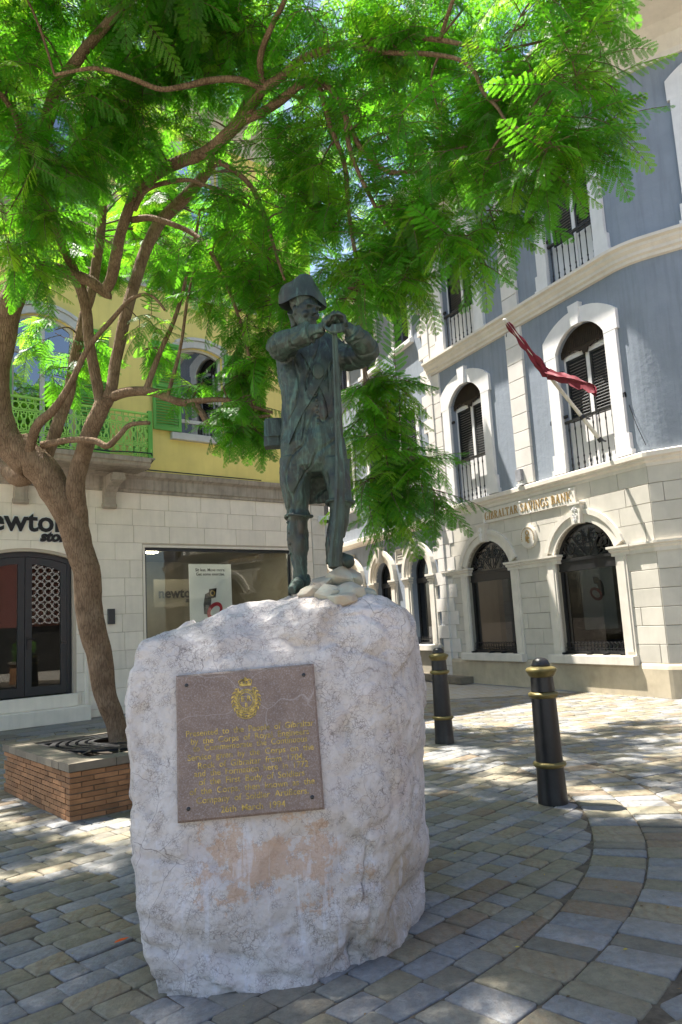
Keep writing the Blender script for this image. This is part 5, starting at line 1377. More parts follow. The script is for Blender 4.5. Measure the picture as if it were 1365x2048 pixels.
# staff
st_ = MB(); path = [(669,652,-.40),(671,700,-.375),(675,780,-.34),(679,880,-.30),(681,960,-.285),(678,1040,-.27),(673,1090,-.26),(671,1133,-.25)]
wd = [.015,.017,.020,.024,.028,.032,.036,.040]
vs_ = []; fs = []
for (px_, py_, d), r in zip(path, wd):
    c = S(px_, py_, d)
    for (a, b_) in ((-1,.5),(-1,-.3),(-.55,-.7),(-.1,-.45),(.1,-.45),(.55,-.7),(1,-.3),(1,.5)): vs_.append(c+Vector((a*r, b_*r, 0)))
for j in range(len(path)-1):
    for k in range(8): k2 = (k+1) % 8; fs.append((j*8+k, j*8+k2, (j+1)*8+k2, (j+1)*8+k))
fs += [tuple(range(7,-1,-1)), tuple((len(path)-1)*8+k for k in range(8))]
st_.add(vs_, fs); st_.build('staff', MT['bronze'], statue, origin=SO)
# satchel on the hip
sc0 = S(546, 868, .10); mb = MB(); k = pscale(sc0); w0, h0 = 15*k, 28*k
vv = []
for z_, e in ((-h0,1.12),(-h0*.9,1.15),(h0*.8,.98),(h0,.80)):
    for x_, y_ in ((-1,-1),(-.4,-1.25),(.8,-1.2),(1.6,-1),(1.6,1),(-1,1)): vv.append(sc0+Vector((x_*w0*e, y_*.05, z_)))
fs = []
for j in range(3):
    for q in range(6): q2 = (q+1) % 6; fs.append((j*6+q, j*6+q2, (j+1)*6+q2, (j+1)*6+q))
fs += [tuple(range(5,-1,-1)), tuple(18+q for q in range(6))]
mb.add(vv, fs); sat = mb.build('satchel', MT['bronze'], statue, origin=SO)
mb = MB(); mb.add([p+Vector((0,-.012,0)) for p in (vv[12], vv[13], vv[14], vv[15])]+[sc0+Vector((x_*w0*1.05,-.075,-h0*.35)) for x_ in (1.5,.8,-.4,-.95)], [(0,1,6,7),(1,2,5,6),(2,3,4,5)]); mb.build('satchel_flap', MT['bronze'], sat, origin=SO)

# ================================================================== bollards
def bollard(px_, py_, label):
    g = gnd(px_, py_); t = thing('bollard', label, 'bollard', (g.x, g.y, 0), 0, 'black and gold bollards round the paved circle'); return t
def bparts(t):
    MB().lathe([(.128,-.03),(.128,.04),(.126,.05),(.118,.30),(.117,.34)], 28).build('lower_shaft', MT['bollard_black'], t, 40)
    MB().lathe([(.117,.345),(.112,.60),(.106,.88),(.104,.945)], 28).build('shaft', MT['bollard_black'], t, 40)
    MB().lathe([(.104,.95),(.099,1.07),(.10,1.09)], 28).build('neck', MT['bollard_black'], t, 40)
    for z, r, h in ((.335,.118,.042), (.925,.106,.046)):
        MB().lathe([(r-.004,z-h*.75),(r+.012,z-h*.6),(r+.024,z-h*.25),(r+.026,z),(r+.020,z+h*.25),(r+.004,z+h*.4),(r-.004,z+h*.45)], 32).build('gold_ring', MT['bollard_gold'], t, True)
    MB().lathe([(.095,1.07),(.112,1.085),(.125,1.11),(.134,1.125),(.134,1.14),(.124,1.152),(.085,1.165),(.07,1.17)], 32).build('gold_collar', MT['bollard_gold'], t, 50)
    MB().lathe([(.082,1.16),(.080,1.185),(.068,1.215),(.045,1.235),(.018,1.243),(.001,1.244)], 24).build('dome_cap', MT['bollard_black'], t, True)
b1 = bollard(1107, 1606, 'black bollard with gold rings beside the curved paving band'); bparts(b1)
b2 = bollard(890, 1486, 'black bollard with gold rings behind the boulder toward the bank corner')
for ch in list(b1.children): c = ch.copy(); COL.objects.link(c); c.parent = b2

# ================================================================== planter with grate
PO = Vector((-2.6, 7.08, 0)); PA = math.atan2(.637, .771)
planter = thing('brick_planter', 'square orange brick planter with stone coping round the tree foot', 'planter', PO, PA)
SZ = 2.07; HTP = .43; NC = 9; hc = HTP/NC
# local: x along facade direction, y back (towards the facade)
mb = MB(); t_ = .20; mb.box(.012, SZ-.012, .012, t_, 0, HTP); mb.box(.012, t_, t_, SZ-.012, 0, HTP); mb.box(SZ-t_, SZ-.012, t_, SZ-.012, 0, HTP); mb.box(t_, SZ-t_, SZ-t_, SZ-.012, 0, HTP); mb.build('mortar_core', MT['mortar'], planter)
mb = MB(); mb.box(t_, SZ-t_, t_, SZ-t_, 0, HTP-.05); mb.build('soil', MT['soil'], planter)
rb = random.Random(3)
for i in range(NC):
    z0 = i*hc+.004; z1 = (i+1)*hc-.005
    for face in (0, 1):
        x = 0.0 if (i+face) % 2 else 0.0; first = True
        while x < SZ-.01:
            L = .225*(.92+.16*rb.random()); 
            if first: L = (.225 if (i+face) % 2 else .11); first = False
            x1 = min(SZ, x+L)
            if SZ-x1 < .05: x1 = SZ
            pr = rb.uniform(-.003,.004); mb = MB()
            a, b_ = x+(.0 if x == 0 else .004), x1-(0 if x1 == SZ else .004)
            dz = rb.uniform(-.0015,.0015)
            if face == 0: mb.box(a, b_, -pr, .10, z0+dz, z1+dz)
            else: mb.box(-pr-.001, .10, a+(.102 if x == 0 else 0), b_, z0+dz, z1+dz)
            if b_-a > .115 or face == 0: mb.build('brick', MT['brick'], planter)
            x = x1
cz0, cz1 = HTP+.006, HTP+.075
for face in range(4):
    x = 0.0
    while x < SZ-.05:
        L = .42*(.85+.3*rb.random()); x1 = min(SZ, x+L)
        if SZ-x1 < .15: x1 = SZ
        a, b_ = x-.015 if x == 0 else x+.003, x1+.015 if x1 == SZ else x1-.003; dz = rb.uniform(-.004,.004); mb = MB()
        if face == 0: mb.box(a, b_, -.018, .24, cz0, cz1+dz)
        elif face == 1 : mb.box(-.018, .24, max(a,.245), min(b_, SZ-.245), cz0, cz1+dz)
        elif face == 2: mb.box(SZ-.24, SZ+.018, max(a,.245), min(b_, SZ-.245), cz0, cz1+dz)
        else: mb.box(a, b_, SZ-.24, SZ+.018, cz0, cz1+dz)
        if not (face in (1,2) and min(b_, SZ-.245)-max(a,.245) < .05): mb.build('coping_stone', MT['coping'], planter)
        x = x1
GC = Vector((SZ/2, SZ/2)); tr_g = None
TB = at(238, 1484, 8.72)     # trunk foot
lt_ = Vector((TB.x-PO.x, TB.y-PO.y, 0)); lx_ = lt_.x*math.cos(PA)+lt_.y*math.sin(PA); ly_ = -lt_.x*math.sin(PA)+lt_.y*math.cos(PA)
grate = thing('tree_grate', 'dark cast iron tree grate with concentric slots inside the brick planter', 'grate', (PO.x, PO.y, HTP+.03), PA)
mb = MB(); g0, g1 = .25, SZ-.25
mb.ring([(g0,g0),(g1,g0),(g1,g1),(g0,g1)], [(g0+.07,g0+.07),(g1-.07,g0+.07),(g1-.07,g1-.07),(g0+.07,g1-.07)], 0, .03, True); place(mb, lambda a,b,c: (a, c, b)); mb.build('grate_frame', MT['iron'], grate)
mb = MB()
for r in (.30,.40,.50,.60,.70): mb.ring([(lx_+(r+.03)*math.cos(2*PI*i/40), ly_+(r+.03)*math.sin(2*PI*i/40)) for i in range(40)], [(lx_+(r-.03)*math.cos(2*PI*i/40), ly_+(r-.03)*math.sin(2*PI*i/40)) for i in range(40)], .005, .028, True)
v2 = []
mb.v = [(max(g0+.05, min(g1-.05, x)), max(g0+.05, min(g1-.05, z)), y) for x, y, z in mb.v]
for i in range(16):
    a = 2*PI*i/16; c_, s_ = math.cos(a), math.sin(a); e = 1.0
    p0 = (lx_+.28*c_, ly_+.28*s_); rmax = min(abs((g1-.04-lx_)/c_) if c_ > 1e-6 else abs((g0+.04-lx_)/c_) if c_ < -1e-6 else 9, abs((g1-.04-ly_)/s_) if s_ > 1e-6 else abs((g0+.04-ly_)/s_) if s_ < -1e-6 else 9)
    mb.tube([(p0[0], p0[1], .016), (lx_+rmax*c_, ly_+rmax*s_, .016)], .014, 4)
mb.build('grate_slots', MT['iron'], grate)

# ================================================================== tree
tree = thing('shade_tree', 'feathery leaved shade tree with leaning forked trunk growing from the brick planter', 'tree', (TB.x, TB.y, 0))
TO = Vector((TB.x, TB.y, 0))
def limb(pts, name, n=12, jit=.10, k=6, seed=0):
    """pts: px, py, Y, radius in px"""
    out = []
    for px_, py_, Y_, r in pts:
        p = at(px_, py_, Y_-.38*max(0, min(1, (430-py_)/220))); out.append((p.x, p.y, p.z, r*.82*pscale(p)))
    out = crom(out, k)
    P = [Vector(o[:3]) for o in out]
    for i in range(1, len(P)-1): P[i] = P[i]+Vector((noise.noise(P[i]*2.3+Vector((seed,0,0))), noise.noise(P[i]*2.3+Vector((0,seed,3))), noise.noise(P[i]*2.3+Vector((1,3,seed)))))*min(.05, out[i][3]*.5)
    mb = MB(); mb.tube(P, [max(.004, o[3]) for o in out], n, True, jit, seed)
    mb.build(name, MT['bark'], tree, smooth=True, origin=TO)
    return P
LIMBS = []
LIMBS.append(limb([(243,1500,8.70,30),(236,1478,8.72,23),(222,1420,8.74,25),(205,1340,8.76,29),(190,1260,8.76,32),(176,1180,8.74,32),(160,1100,8.70,33),(132,1020,8.66,36),(100,965,8.62,38),(62,915,8.58,38),(34,884,8.55,36)], 'trunk', 28, .05, 10, 1))
LIMBS.append(limb([(56,925,8.56,36),(14,880,8.52,36),(-6,830,8.48,35),(-8,770,8.45,33),(2,700,8.42,32),(12,640,8.40,31),(30,580,8.35,28),(50,500,8.25,24),(62,420,8.1,22),(70,340,7.9,20),(90,260,7.6,18),(120,170,7.3,15),(170,100,7.0,13),(230,30,6.7,11),(290,-40,6.4,9)], 'branch', 18, .06, 8, 2))
LIMBS.append(limb([(152,1050,8.70,30),(152,990,8.60,24),(160,930,8.55,21),(178,870,8.50,20),(200,815,8.46,20),(213,795,8.45,19)], 'branch', 14, .06, 6, 3))
LIMBS.append(limb([(205,815,8.46,14),(196,760,8.5,13),(186,700,8.5,13),(176,640,8.5,13),(168,590,8.45,13),(158,560,8.4,13),(130,500,8.2,12),(104,440,8.0,12),(85,380,7.8,10),(60,300,7.5,9),(20,210,7.1,7),(-40,150,6.8,5)], 'branch', 12, .06, 6, 4))
LIMBS.append(limb([(216,800,8.44,15),(228,740,8.5,14),(240,680,8.5,14),(256,620,8.5,14),(272,560,8.55,14),(292,500,8.6,14),(320,450,8.6,15),(355,410,8.6,15),(395,365,8.5,14),(430,320,8.4,12),(470,250,8.2,10),(500,180,8.0,9),(520,90,7.7,7),(545,0,7.4,6)], 'branch', 12, .06, 6, 5))
LIMBS.append(limb([(88,945,8.60,18),(98,900,8.7,16),(118,840,8.8,15),(138,780,8.9,14),(152,720,8.95,13),(165,650,9.0,12),(180,590,9.0,12),(196,530,9.0,12),(203,450,8.9,11),(205,360,8.7,10),(205,300,8.5,9),(190,200,8.2,7),(210,100,7.8,6),(240,0,7.4,5)], 'branch', 12, .06, 6, 6))
LIMBS.append(limb([(80,535,8.1,14),(110,538,8.2,15),(145,550,8.3,15),(180,565,8.35,14),(208,584,8.4,12),(222,592,8.4,8)], 'branch', 12, .06, 6, 7))
LIMBS.append(limb([(206,590,8.4,12),(222,560,8.35,14),(234,510,8.25,14),(242,460,8.15,13),(258,415,8.05,13),(284,375,7.95,13),(320,340,7.85,14),(360,320,7.75,15),(405,305,7.65,15),(445,280,7.5,15),(480,240,7.35,14),(508,200,7.2,13),(528,175,7.1,12),(560,155,7.0,11),(600,120,6.85,10),(650,100,6.7,9),(720,85,6.5,8),(800,75,6.3,7),(880,80,6.1,6),(950,95,5.9,5),(1010,100,5.7,4)], 'branch', 14, .06, 6, 8))
LIMBS.append(limb([(480,245,7.3,11),(520,225,7.2,11),(560,200,7.1,11),(600,170,7.0,10),(640,165,6.9,9),(680,200,6.8,8),(700,250,6.7,7),(730,310,6.6,6),(780,345,6.45,6),(840,345,6.3,5),(890,380,6.2,4)], 'branch', 10, .06, 6, 9))
LIMBS.append(limb([(525,178,7.1,9),(480,160,7.0,8),(420,160,6.9,8),(370,172,6.8,7),(320,178,6.7,6),(260,155,6.6,6),(190,138,6.5,5),(110,150,6.4,4)], 'branch', 10, .06, 6, 10))
LIMBS.append(limb([(222,798,8.44,13),(255,786,8.4,12),(295,783,8.3,11),(335,795,8.2,10),(370,803,8.1,10),(400,800,8.05,8),(450,798,7.95,6),(500,812,7.85,5),(545,825,7.8,4)], 'branch', 10, .06, 6, 11))
LIMBS.append(limb([(385,803,8.08,9),(405,825,8.05,9),(418,845,8.0,8),(440,842,7.95,6),(490,836,7.9,5),(540,832,7.8,4)], 'branch', 10, .06, 6, 12))
LIMBS.append(limb([(290,785,8.3,8),(300,755,8.3,8),(318,715,8.3,7),(340,665,8.3,6),(362,600,8.25,5),(378,530,8.2,4),(392,470,8.1,4),(400,420,8.0,3)], 'branch', 8, .06, 5, 13))
LIMBS.append(limb([(335,795,8.2,5),(350,740,8.2,5),(362,690,8.2,4),(372,620,8.1,4),(384,560,8.0,3),(400,500,8.0,3)], 'branch', 8, .06, 5, 14))
LIMBS.append(limb([(58,905,8.45,12),(75,850,8.3,12),(110,815,8.2,10),(140,770,8.15,8),(175,700,8.1,7),(215,650,8.05,6),(260,600,8.0,5),(300,590,7.95,4),(330,620,7.9,3)], 'branch', 10, .06, 6, 15))
LIMBS.append(limb([(60,945,8.7,22),(40,955,8.85,24),(20,945,9.0,22),(8,940,9.05,19)], 'branch', 12, .06, 5, 16))
LIMBS.append(limb([(85,890,8.5,10),(140,880,8.3,8),(190,882,8.2,8),(215,893,8.15,8),(235,875,8.1,7),(260,850,8.05,6),(300,846,8.0,5)], 'branch', 8, .06, 5, 17))
LIMBS.append(limb([(265,440,8.1,8),(300,435,8.0,8),(340,445,7.9,7),(390,470,7.8,6),(420,500,7.7,5),(450,560,7.7,5),(480,640,7.7,4),(500,720,7.7,4)], 'branch', 8, .06, 5, 18))
LIMBS.append(limb([(270,420,8.0,6),(290,385,7.9,6),(330,365,7.8,6),(380,360,7.7,5),(430,380,7.6,5),(470,400,7.5,4),(530,430,7.4,4)], 'branch', 8, .06, 5, 19))
LIMBS.append(limb([(400,310,7.6,8),(450,330,7.5,7),(500,370,7.4,6),(530,430,7.3,5),(550,500,7.2,4),(570,560,7.1,3)], 'branch', 8, .06, 5, 20))
LIMBS.append(limb([(700,88,6.55,7),(770,104,6.35,6),(850,108,6.15,6),(915,118,5.95,5),(950,145,5.8,5),(968,185,5.7,5),(995,215,5.55,4),(1015,245,5.45,4),(1060,268,5.3,3),(1120,300,5.1,2)], 'branch', 8, .06, 5, 21))
LIMBS.append(limb([(690,215,6.75,6),(700,290,6.6,6),(720,350,6.5,5),(760,430,6.3,5),(800,480,6.2,4),(850,520,6.1,3)], 'branch', 8, .06, 5, 22))
LIMBS.append(limb([(640,168,6.9,7),(660,250,6.9,6),(690,330,6.8,6),(700,430,6.7,5),(715,540,6.5,5),(722,640,6.3,5),(728,730,6.2,5),(735,800,6.1,4),(760,870,6.0,4),(780,940,5.95,3)], 'branch', 8, .06, 5, 23))
LIMBS.append(limb([(528,172,7.1,8),(520,120,6.9,8),(540,60,6.6,7),(570,0,6.3,6),(600,-80,5.9,5)], 'branch', 8, .06, 5, 24))
LIMBS.append(limb([(880,80,6.1,6),(900,20,5.8,5),(930,-60,5.5,4)], 'branch', 8, .06, 5, 25))
LIMBS.append(limb([(70,345,7.9,14),(40,280,7.8,12),(0,230,7.6,10),(-80,190,7.3,8),(-180,150,7.0,6)], 'branch', 8, .06, 5, 26))

# --- leaf frond: rachis with paired pinnae, each pinna two rows of leaflets
def frond_mesh(seed, mat):
    r = random.Random(seed); mb = MB(); NP = 10
    droop = r.uniform(.12,.28)
    def rach(t): return Vector((t, r0*math.sin(t*2.2)*.05, -droop*t*t+.06*t))
    r0 = r.choice((-1, 1))
    mb.cur = 1; mb.tube([rach(i/8) for i in range(9)], [.010*(1-.7*i/8) for i in range(9)], 3); mb.cur = 0
    for i in range(NP):
        t = .10+.88*i/(NP-1); b = rach(t); L = .30*math.sin(PI*min(1, .25+.72*t))**.7*r.uniform(.88,1.1)
        if t > .9: L *= .8
        for sg in (-1, 1):
            ang = R(62-26*t+r.uniform(-6,6)); hang = r.uniform(.18,.55)
            d = Vector((math.cos(ang), sg*math.sin(ang), -hang)).normalized()
            side = Vector((d.y, -d.x, 0)).normalized()*sg; nrm = d.cross(side).normalized()
            NL = 11
            for q in range(NL):
                s_ = (q+.6)/NL; c = b+d*L*s_+Vector((0,0,-.10*L*s_*s_)); w = L/NL*.42; ll = .043*math.sin(PI*min(1,.30+.62*s_))**.6
                for s2 in (-1, 1):
                    e = (side*s2*.92+d*.38+nrm*r.uniform(-.25,.12)).normalized()
                    mb.add([c-d*w, c+e*ll*.5-d*w*1.05, c+e*ll, c+e*ll*.5+d*w*.95, c+d*w*.6], [(0,1,2,3,4)])
    # terminal pair
    me = mb.mesh('frond', [mat, MT['twig']])
    return me
FM = [frond_mesh(1, MT['leaf']), frond_mesh(2, MT['leaf']), frond_mesh(3, MT['leaf2']), frond_mesh(4, MT['leaf'])]
rt = random.Random(77)
LP = [p for L in LIMBS[1:] for p in L]
twigs = MB(); FR = []
def clump(c, R_, n_tw, droop=.35, nf=(4,7), src=True, fs=1.0, flat=.7):
    """twigs radiating through an ellipsoid of radius R_, each carrying fronds"""
    c = Vector(c)
    if src:
        q = min(LP, key=lambda p: (p-c).length_squared); L = (q-c).length
        if L > .06:
            mid = (q+c)/2+Vector((rt.uniform(-.1,.1), rt.uniform(-.1,.1), .10*L)); pts = crom([tuple(q), tuple(mid), tuple(c)], 6)
            twigs.tube(pts, [.013*(1-.55*i/(len(pts)-1)) for i in range(len(pts))], 5)
    for _ in range(n_tw):
        d = Vector((rt.gauss(0,1), rt.gauss(0,1), rt.gauss(0,.75))).normalized(); L = R_*rt.uniform(.45,1.0)
        s0 = c+Vector((rt.uniform(-1,1), rt.uniform(-1,1), rt.uniform(-.6,.6)))*R_*.25
        e = s0+Vector((d.x*L, d.y*L, d.z*L*flat-droop*L*.5)); mid = (s0+e)/2+Vector((0,0,.10*L))
        pts = crom([tuple(s0), tuple(mid), tuple(e)], 4); twigs.tube(pts, [.006*(1-.6*i/(len(pts)-1)) for i in range(len(pts))], 3)
        k = rt.randint(*nf); phi = rt.uniform(0, 6.28)
        for j in range(k):
            t = .35+.65*(j+rt.random()*.6)/k; i = min(len(pts)-1, int(t*(len(pts)-1)+.5)); p = Vector(pts[i]); phi += 2.4
            tdir = (e-s0).normalized(); o = tdir.orthogonal().normalized(); b = tdir.cross(o)
            dr = (tdir*.55+o*math.cos(phi)+b*math.sin(phi)); dr.z = dr.z*.55-rt.uniform(.05,.75)*droop*2; dr.normalize()
            FR.append((p, dr, rt.uniform(.33,.50)*fs, rt.uniform(-.5,.5)))
CL = [ # px, py, Y, radius (m), twigs, droop
 (40,40,6.6,.75,22,.3),(150,40,6.8,.75,20,.3),(270,60,6.9,.75,20,.3),(390,50,6.9,.8,20,.3),(510,40,6.6,.7,18,.3),(630,30,6.3,.7,18,.3),(740,20,6.1,.65,18,.3),(840,20,5.9,.55,14,.3),(930,10,5.7,.5,12,.3),(1060,40,5.3,.55,18,.35),(1150,60,5.1,.38,14,.35),(1090,-20,5.2,.5,14,.3),
 (20,160,6.7,.7,20,.35),(130,190,6.8,.7,18,.35),(250,180,7.0,.7,16,.35),(360,120,7.1,.7,16,.35),(460,110,7.0,.6,14,.35),(600,210,6.9,.6,14,.35),(700,170,6.5,.55,14,.35),(800,150,6.2,.55,15,.35),(880,230,6.0,.55,15,.4),(990,160,5.5,.5,14,.4),(1080,160,5.2,.42,15,.4),(1140,170,5.0,.36,14,.4),(1170,260,5.0,.26,10,.4),
 (30,300,6.9,.7,20,.4),(120,320,7.0,.6,16,.4),(200,270,7.2,.55,12,.4),(300,240,7.4,.55,12,.4),(390,240,7.6,.5,9,.4),(560,300,7.1,.6,16,.4),(640,330,6.9,.55,14,.4),(740,260,6.5,.5,12,.4),(820,300,6.2,.55,15,.4),(940,310,5.8,.5,15,.4),(1040,300,5.3,.40,13,.45),(1110,330,5.1,.36,14,.45),
 (20,420,7.0,.6,17,.5),(90,420,7.2,.5,12,.5),(40,510,7.3,.42,14,.5),(500,400,7.4,.55,14,.45),(580,420,7.2,.55,15,.45),(660,440,6.9,.5,13,.45),(745,400,6.5,.40,9,.45),(800,420,6.3,.45,12,.45),(880,400,6.0,.45,13,.5),(960,410,5.6,.40,13,.5),
 (470,470,7.6,.5,12,.5),(540,520,7.4,.55,15,.5),(470,560,7.8,.45,11,.5),(540,600,7.7,.5,14,.5),(700,520,6.6,.34,11,.5),(760,520,6.3,.40,13,.5),(720,575,6.3,.28,9,.5),(850,480,6.0,.38,12,.5),(930,480,5.7,.34,12,.55),(690,600,6.4,.20,6,.5),(800,560,6.2,.22,7,.5),
 (500,660,7.8,.42,12,.6),(530,720,7.8,.40,12,.6),(470,760,7.9,.30,8,.6),(510,800,7.8,.32,9,.7),(500,850,7.8,.22,6,.8),(450,820,7.9,.18,4,.7),
 (745,750,6.0,.30,11,.55),(790,770,5.95,.20,6,.5),(735,820,6.0,.30,10,.6),(770,880,5.9,.32,12,.6),(820,930,5.85,.30,11,.65),(770,960,5.9,.26,9,.7),(850,970,5.85,.22,7,.7),(790,1010,5.9,.18,6,.8),
 (280,640,8.3,.34,7,.5),(290,700,8.4,.24,5,.6),(110,660,8.9,.42,9,.6),(170,690,9.1,.40,8,.6),(90,740,9.0,.34,7,.7),(390,600,8.1,.22,3,.4),(430,610,8.0,.25,4,.4),(330,400,8.6,.40,6,.4),(430,420,8.3,.35,6,.4),(250,470,8.8,.35,4,.5),(120,500,8.2,.3,6,.6),(400,770,8.2,.12,2,.3)]
for (a, b_, Y_, R_, n_, dr) in CL:
    k = .52 if a > 640 and b_ < 700 else .68
    if a > 820 and b_ > 360 and b_ < 700: k = .42
    if a < 460 and b_ > 370: k = .5
    if a > 700 and b_ > 700: k = .56
    clump(at(a, b_, Y_), R_*1.06, max(2, int(n_*k)), dr)
# crown behind and beyond the frame, unseen clumps added for ground shade
for _ in range(46):
    X_ = rt.uniform(-7.0, 1.2); Y_ = rt.uniform(3.4, 13.0); z = 6.1+.20*Y_*.5+rt.uniform(-.3,1.6)
    q = proj((X_, Y_, z))
    if 0 < q[0] < PW and q[1] > 60 and Y_ < 9.5: continue
    clump((X_, Y_, z), rt.uniform(.6,.85), 13, .3, fs=1.1)
for (a, b_, Y_, R_, n_, dr) in ((820,250,9.5,.9,14,.3),(930,300,10.2,.8,12,.3),(700,200,9.8,.9,14,.3),(560,180,10,.9,12,.3),(860,120,9,.9,12,.3),(980,200,9.4,.8,10,.3),(420,120,9.8,.9,12,.3),(300,100,9.5,.9,12,.3)):
    clump(at(a, b_, Y_), R_, n_, dr, fs=1.1)
for _ in range(16):  # unseen clumps added above the frame to shade the foreground
    clump((rt.uniform(-6.2,-.2), rt.uniform(3.9,8.2), rt.uniform(7.6,9.4)), rt.uniform(.65,.9), 13, .3, fs=1.1)
for _ in range(7): clump((rt.uniform(-5.4,-3.0), rt.uniform(4.4,7.6), rt.uniform(6.4,8.4)), rt.uniform(.6,.85), 13, .3, fs=1.1)  # unseen, added to shade the lower left paving
for _ in range(5): clump((rt.uniform(-2.2,-.3), rt.uniform(4.3,6.2), rt.uniform(7.3,8.8)), rt.uniform(.6,.85), 13, .3, fs=1.1)  # unseen, added to shade the lower right paving
struct(twigs.build('twigs', MT['twig'], tree, origin=TO), 'stuff')
def frond_rot(dr, roll):
    x = dr.normalized(); up = Vector((0,0,1)); y = up.cross(x)
    if y.length < .05: y = Vector((0,1,0))
    y.normalize(); z = x.cross(y); m = Matrix((x, y, z)).transposed() @ Matrix.Rotation(roll, 3, 'X'); return m.to_euler()
def vis(f):
    q = proj(f[0]); 
    return f[2]/q[2] if (0 < q[0] < PW and 0 < q[1] < PH and q[2] > 1) else 0
FR.sort(key=lambda f: -vis(f))
src_o = []
for i, (p, dr, sc, roll) in enumerate(FR[:300]):
    o = link('frond', FM[i % 4], tree, loc=p-TO); o.rotation_euler = frond_rot(dr, roll); o.scale = (sc,)*3
    if i < 4: src_o.append(o)
def crown_gn(pts, source):
    me = bpy.data.meshes.new('foliage'); me.from_pydata([tuple(p-TO) for p, *_ in pts], [], [])
    me.attributes.new('rot', 'FLOAT_VECTOR', 'POINT'); me.attributes.new('scl', 'FLOAT', 'POINT')
    me.attributes['rot'].data.foreach_set('vector', [c for (p, dr, sc, roll) in pts for c in frond_rot(dr, roll)])
    me.attributes['scl'].data.foreach_set('value', [f[2] for f in pts])
    o = link('foliage', me, tree); struct(o, 'stuff')
    ng = bpy.data.node_groups.new('scatter_fronds', 'GeometryNodeTree')
    ng.interface.new_socket('Geometry', in_out='INPUT', socket_type='NodeSocketGeometry'); ng.interface.new_socket('Geometry', in_out='OUTPUT', socket_type='NodeSocketGeometry')
    N_ = ng.nodes; gi = N_.new('NodeGroupInput'); go = N_.new('NodeGroupOutput'); ip = N_.new('GeometryNodeInstanceOnPoints'); oi = N_.new('GeometryNodeObjectInfo'); oi.inputs['Object'].default_value = source
    try: oi.inputs['As Instance'].default_value = True
    except Exception: pass
    a1 = N_.new('GeometryNodeInputNamedAttribute'); a1.data_type = 'FLOAT_VECTOR'; a1.inputs[0].default_value = 'rot'
    a2 = N_.new('GeometryNodeInputNamedAttribute'); a2.data_type = 'FLOAT'; a2.inputs[0].default_value = 'scl'
    e2r = N_.new('FunctionNodeEulerToRotation')
    l = ng.links.new; l(gi.outputs[0], ip.inputs['Points']); l(oi.outputs['Geometry'], ip.inputs['Instance']); l(a1.outputs[0], e2r.inputs[0]); l(e2r.outputs[0], ip.inputs['Rotation']); l(a2.outputs[0], ip.inputs['Scale']); l(ip.outputs[0], go.inputs[0])
    md = o.modifiers.new('fronds', 'NODES'); md.node_group = ng
    return o
rest_f = FR[300:]; rt.shuffle(rest_f)
for i in range(4): crown_gn(rest_f[i::4], src_o[i])
print('FRONDS', len(FR), 'STONES', len(stones))

# ================================================================== flag on its pole
def off_wall(px_, py_, out):
    d = ray(px_, py_); P = FA.o-FA.v*out; t = (P-CAMP).dot(FA.v)/d.dot(FA.v); return CAMP+d*t
pb, ptip = off_wall(1203, 882, .16), off_wall(1010, 640, 1.55)
pole = thing('flagpole', 'slanted cream flagpole fixed to the first floor balcony rail of the bank', 'flagpole', pb)
mb = MB(); mb.tube([pb, pb+(ptip-pb)*.5, ptip], [.038,.036,.030], 12); mb.build('pole', MT['pole'], pole, 40, origin=pb)
mb = MB(); mb.ball(ptip, .045, .045, .03, 10, 6); mb.build('finial', MT['white'], pole, True, origin=pb)
for t in (.01, .19):
    P = pb+(ptip-pb)*t; mb = MB(); d_ = (ptip-pb).normalized(); mb.tube([P-d_*.04, P+d_*.04], .052, 10); mb.tube([P, P+FA.v*(.14+t*.3)+Vector((0,0,-.02))], .018, 6); mb.build('bracket', MT['iron'], pole, origin=pb)
# cloth: furled along the pole, then a loose tail hanging out to the side
cl = MB(); rows = []; d_ = (ptip-pb).normalized(); n1 = 26
tail = off_wall(1190, 770, 1.05); kn = pb+(ptip-pb)*.56
for i in range(n1+1):
    t = i/n1; c = ptip+(kn-ptip)*(.06+.94*t); rad = .035+.045*t+.012*math.sin(t*19); rows.append((c+Vector((0,0,-.03*t)), rad, d_))
for i in range(1, 15):
    t = i/14; c = kn+(tail-kn)*t+Vector((0,0,.03*math.sin(t*PI)-.03)); rad = .085*(1-.55*t)+.012*math.sin(t*23); rows.append((c, rad, (tail-kn).normalized()))
vs_ = []; fs = []; NN = 18
for j, (c, rad, ax) in enumerate(rows):
    o = ax.orthogonal().normalized(); b = ax.cross(o)
    for k in range(NN):
        a = 2*PI*k/NN; tl = max(0, (j-n1)/14); r = rad*(1+.40*math.sin(4*a+j*.22)+.20*math.sin(9*a-j*.5)+.15*noise.noise(Vector((a*2, j*.35, 3))))
        q = c+o*math.cos(a)*r*.8+b*math.sin(a)*r+Vector((0, 0, -.10*tl*(1+math.sin(3*a+j*.4))*(.6+.4*noise.noise(Vector((j*.6, a, 0))))))
        vs_.append(q)
for j in range(len(rows)-1):
    for k in range(NN): k2 = (k+1) % NN; fs.append((j*NN+k, j*NN+k2, (j+1)*NN+k2, (j+1)*NN+k))
fs += [tuple(range(NN-1,-1,-1)), tuple((len(rows)-1)*NN+k for k in range(NN))]
cl.add(vs_, fs); flag = tag(cl.build('flag', MT['flag'], None, smooth=45, origin=kn, loc=kn), 'tattered burgundy flag wrapped round the slanted pole on the bank', 'flag')

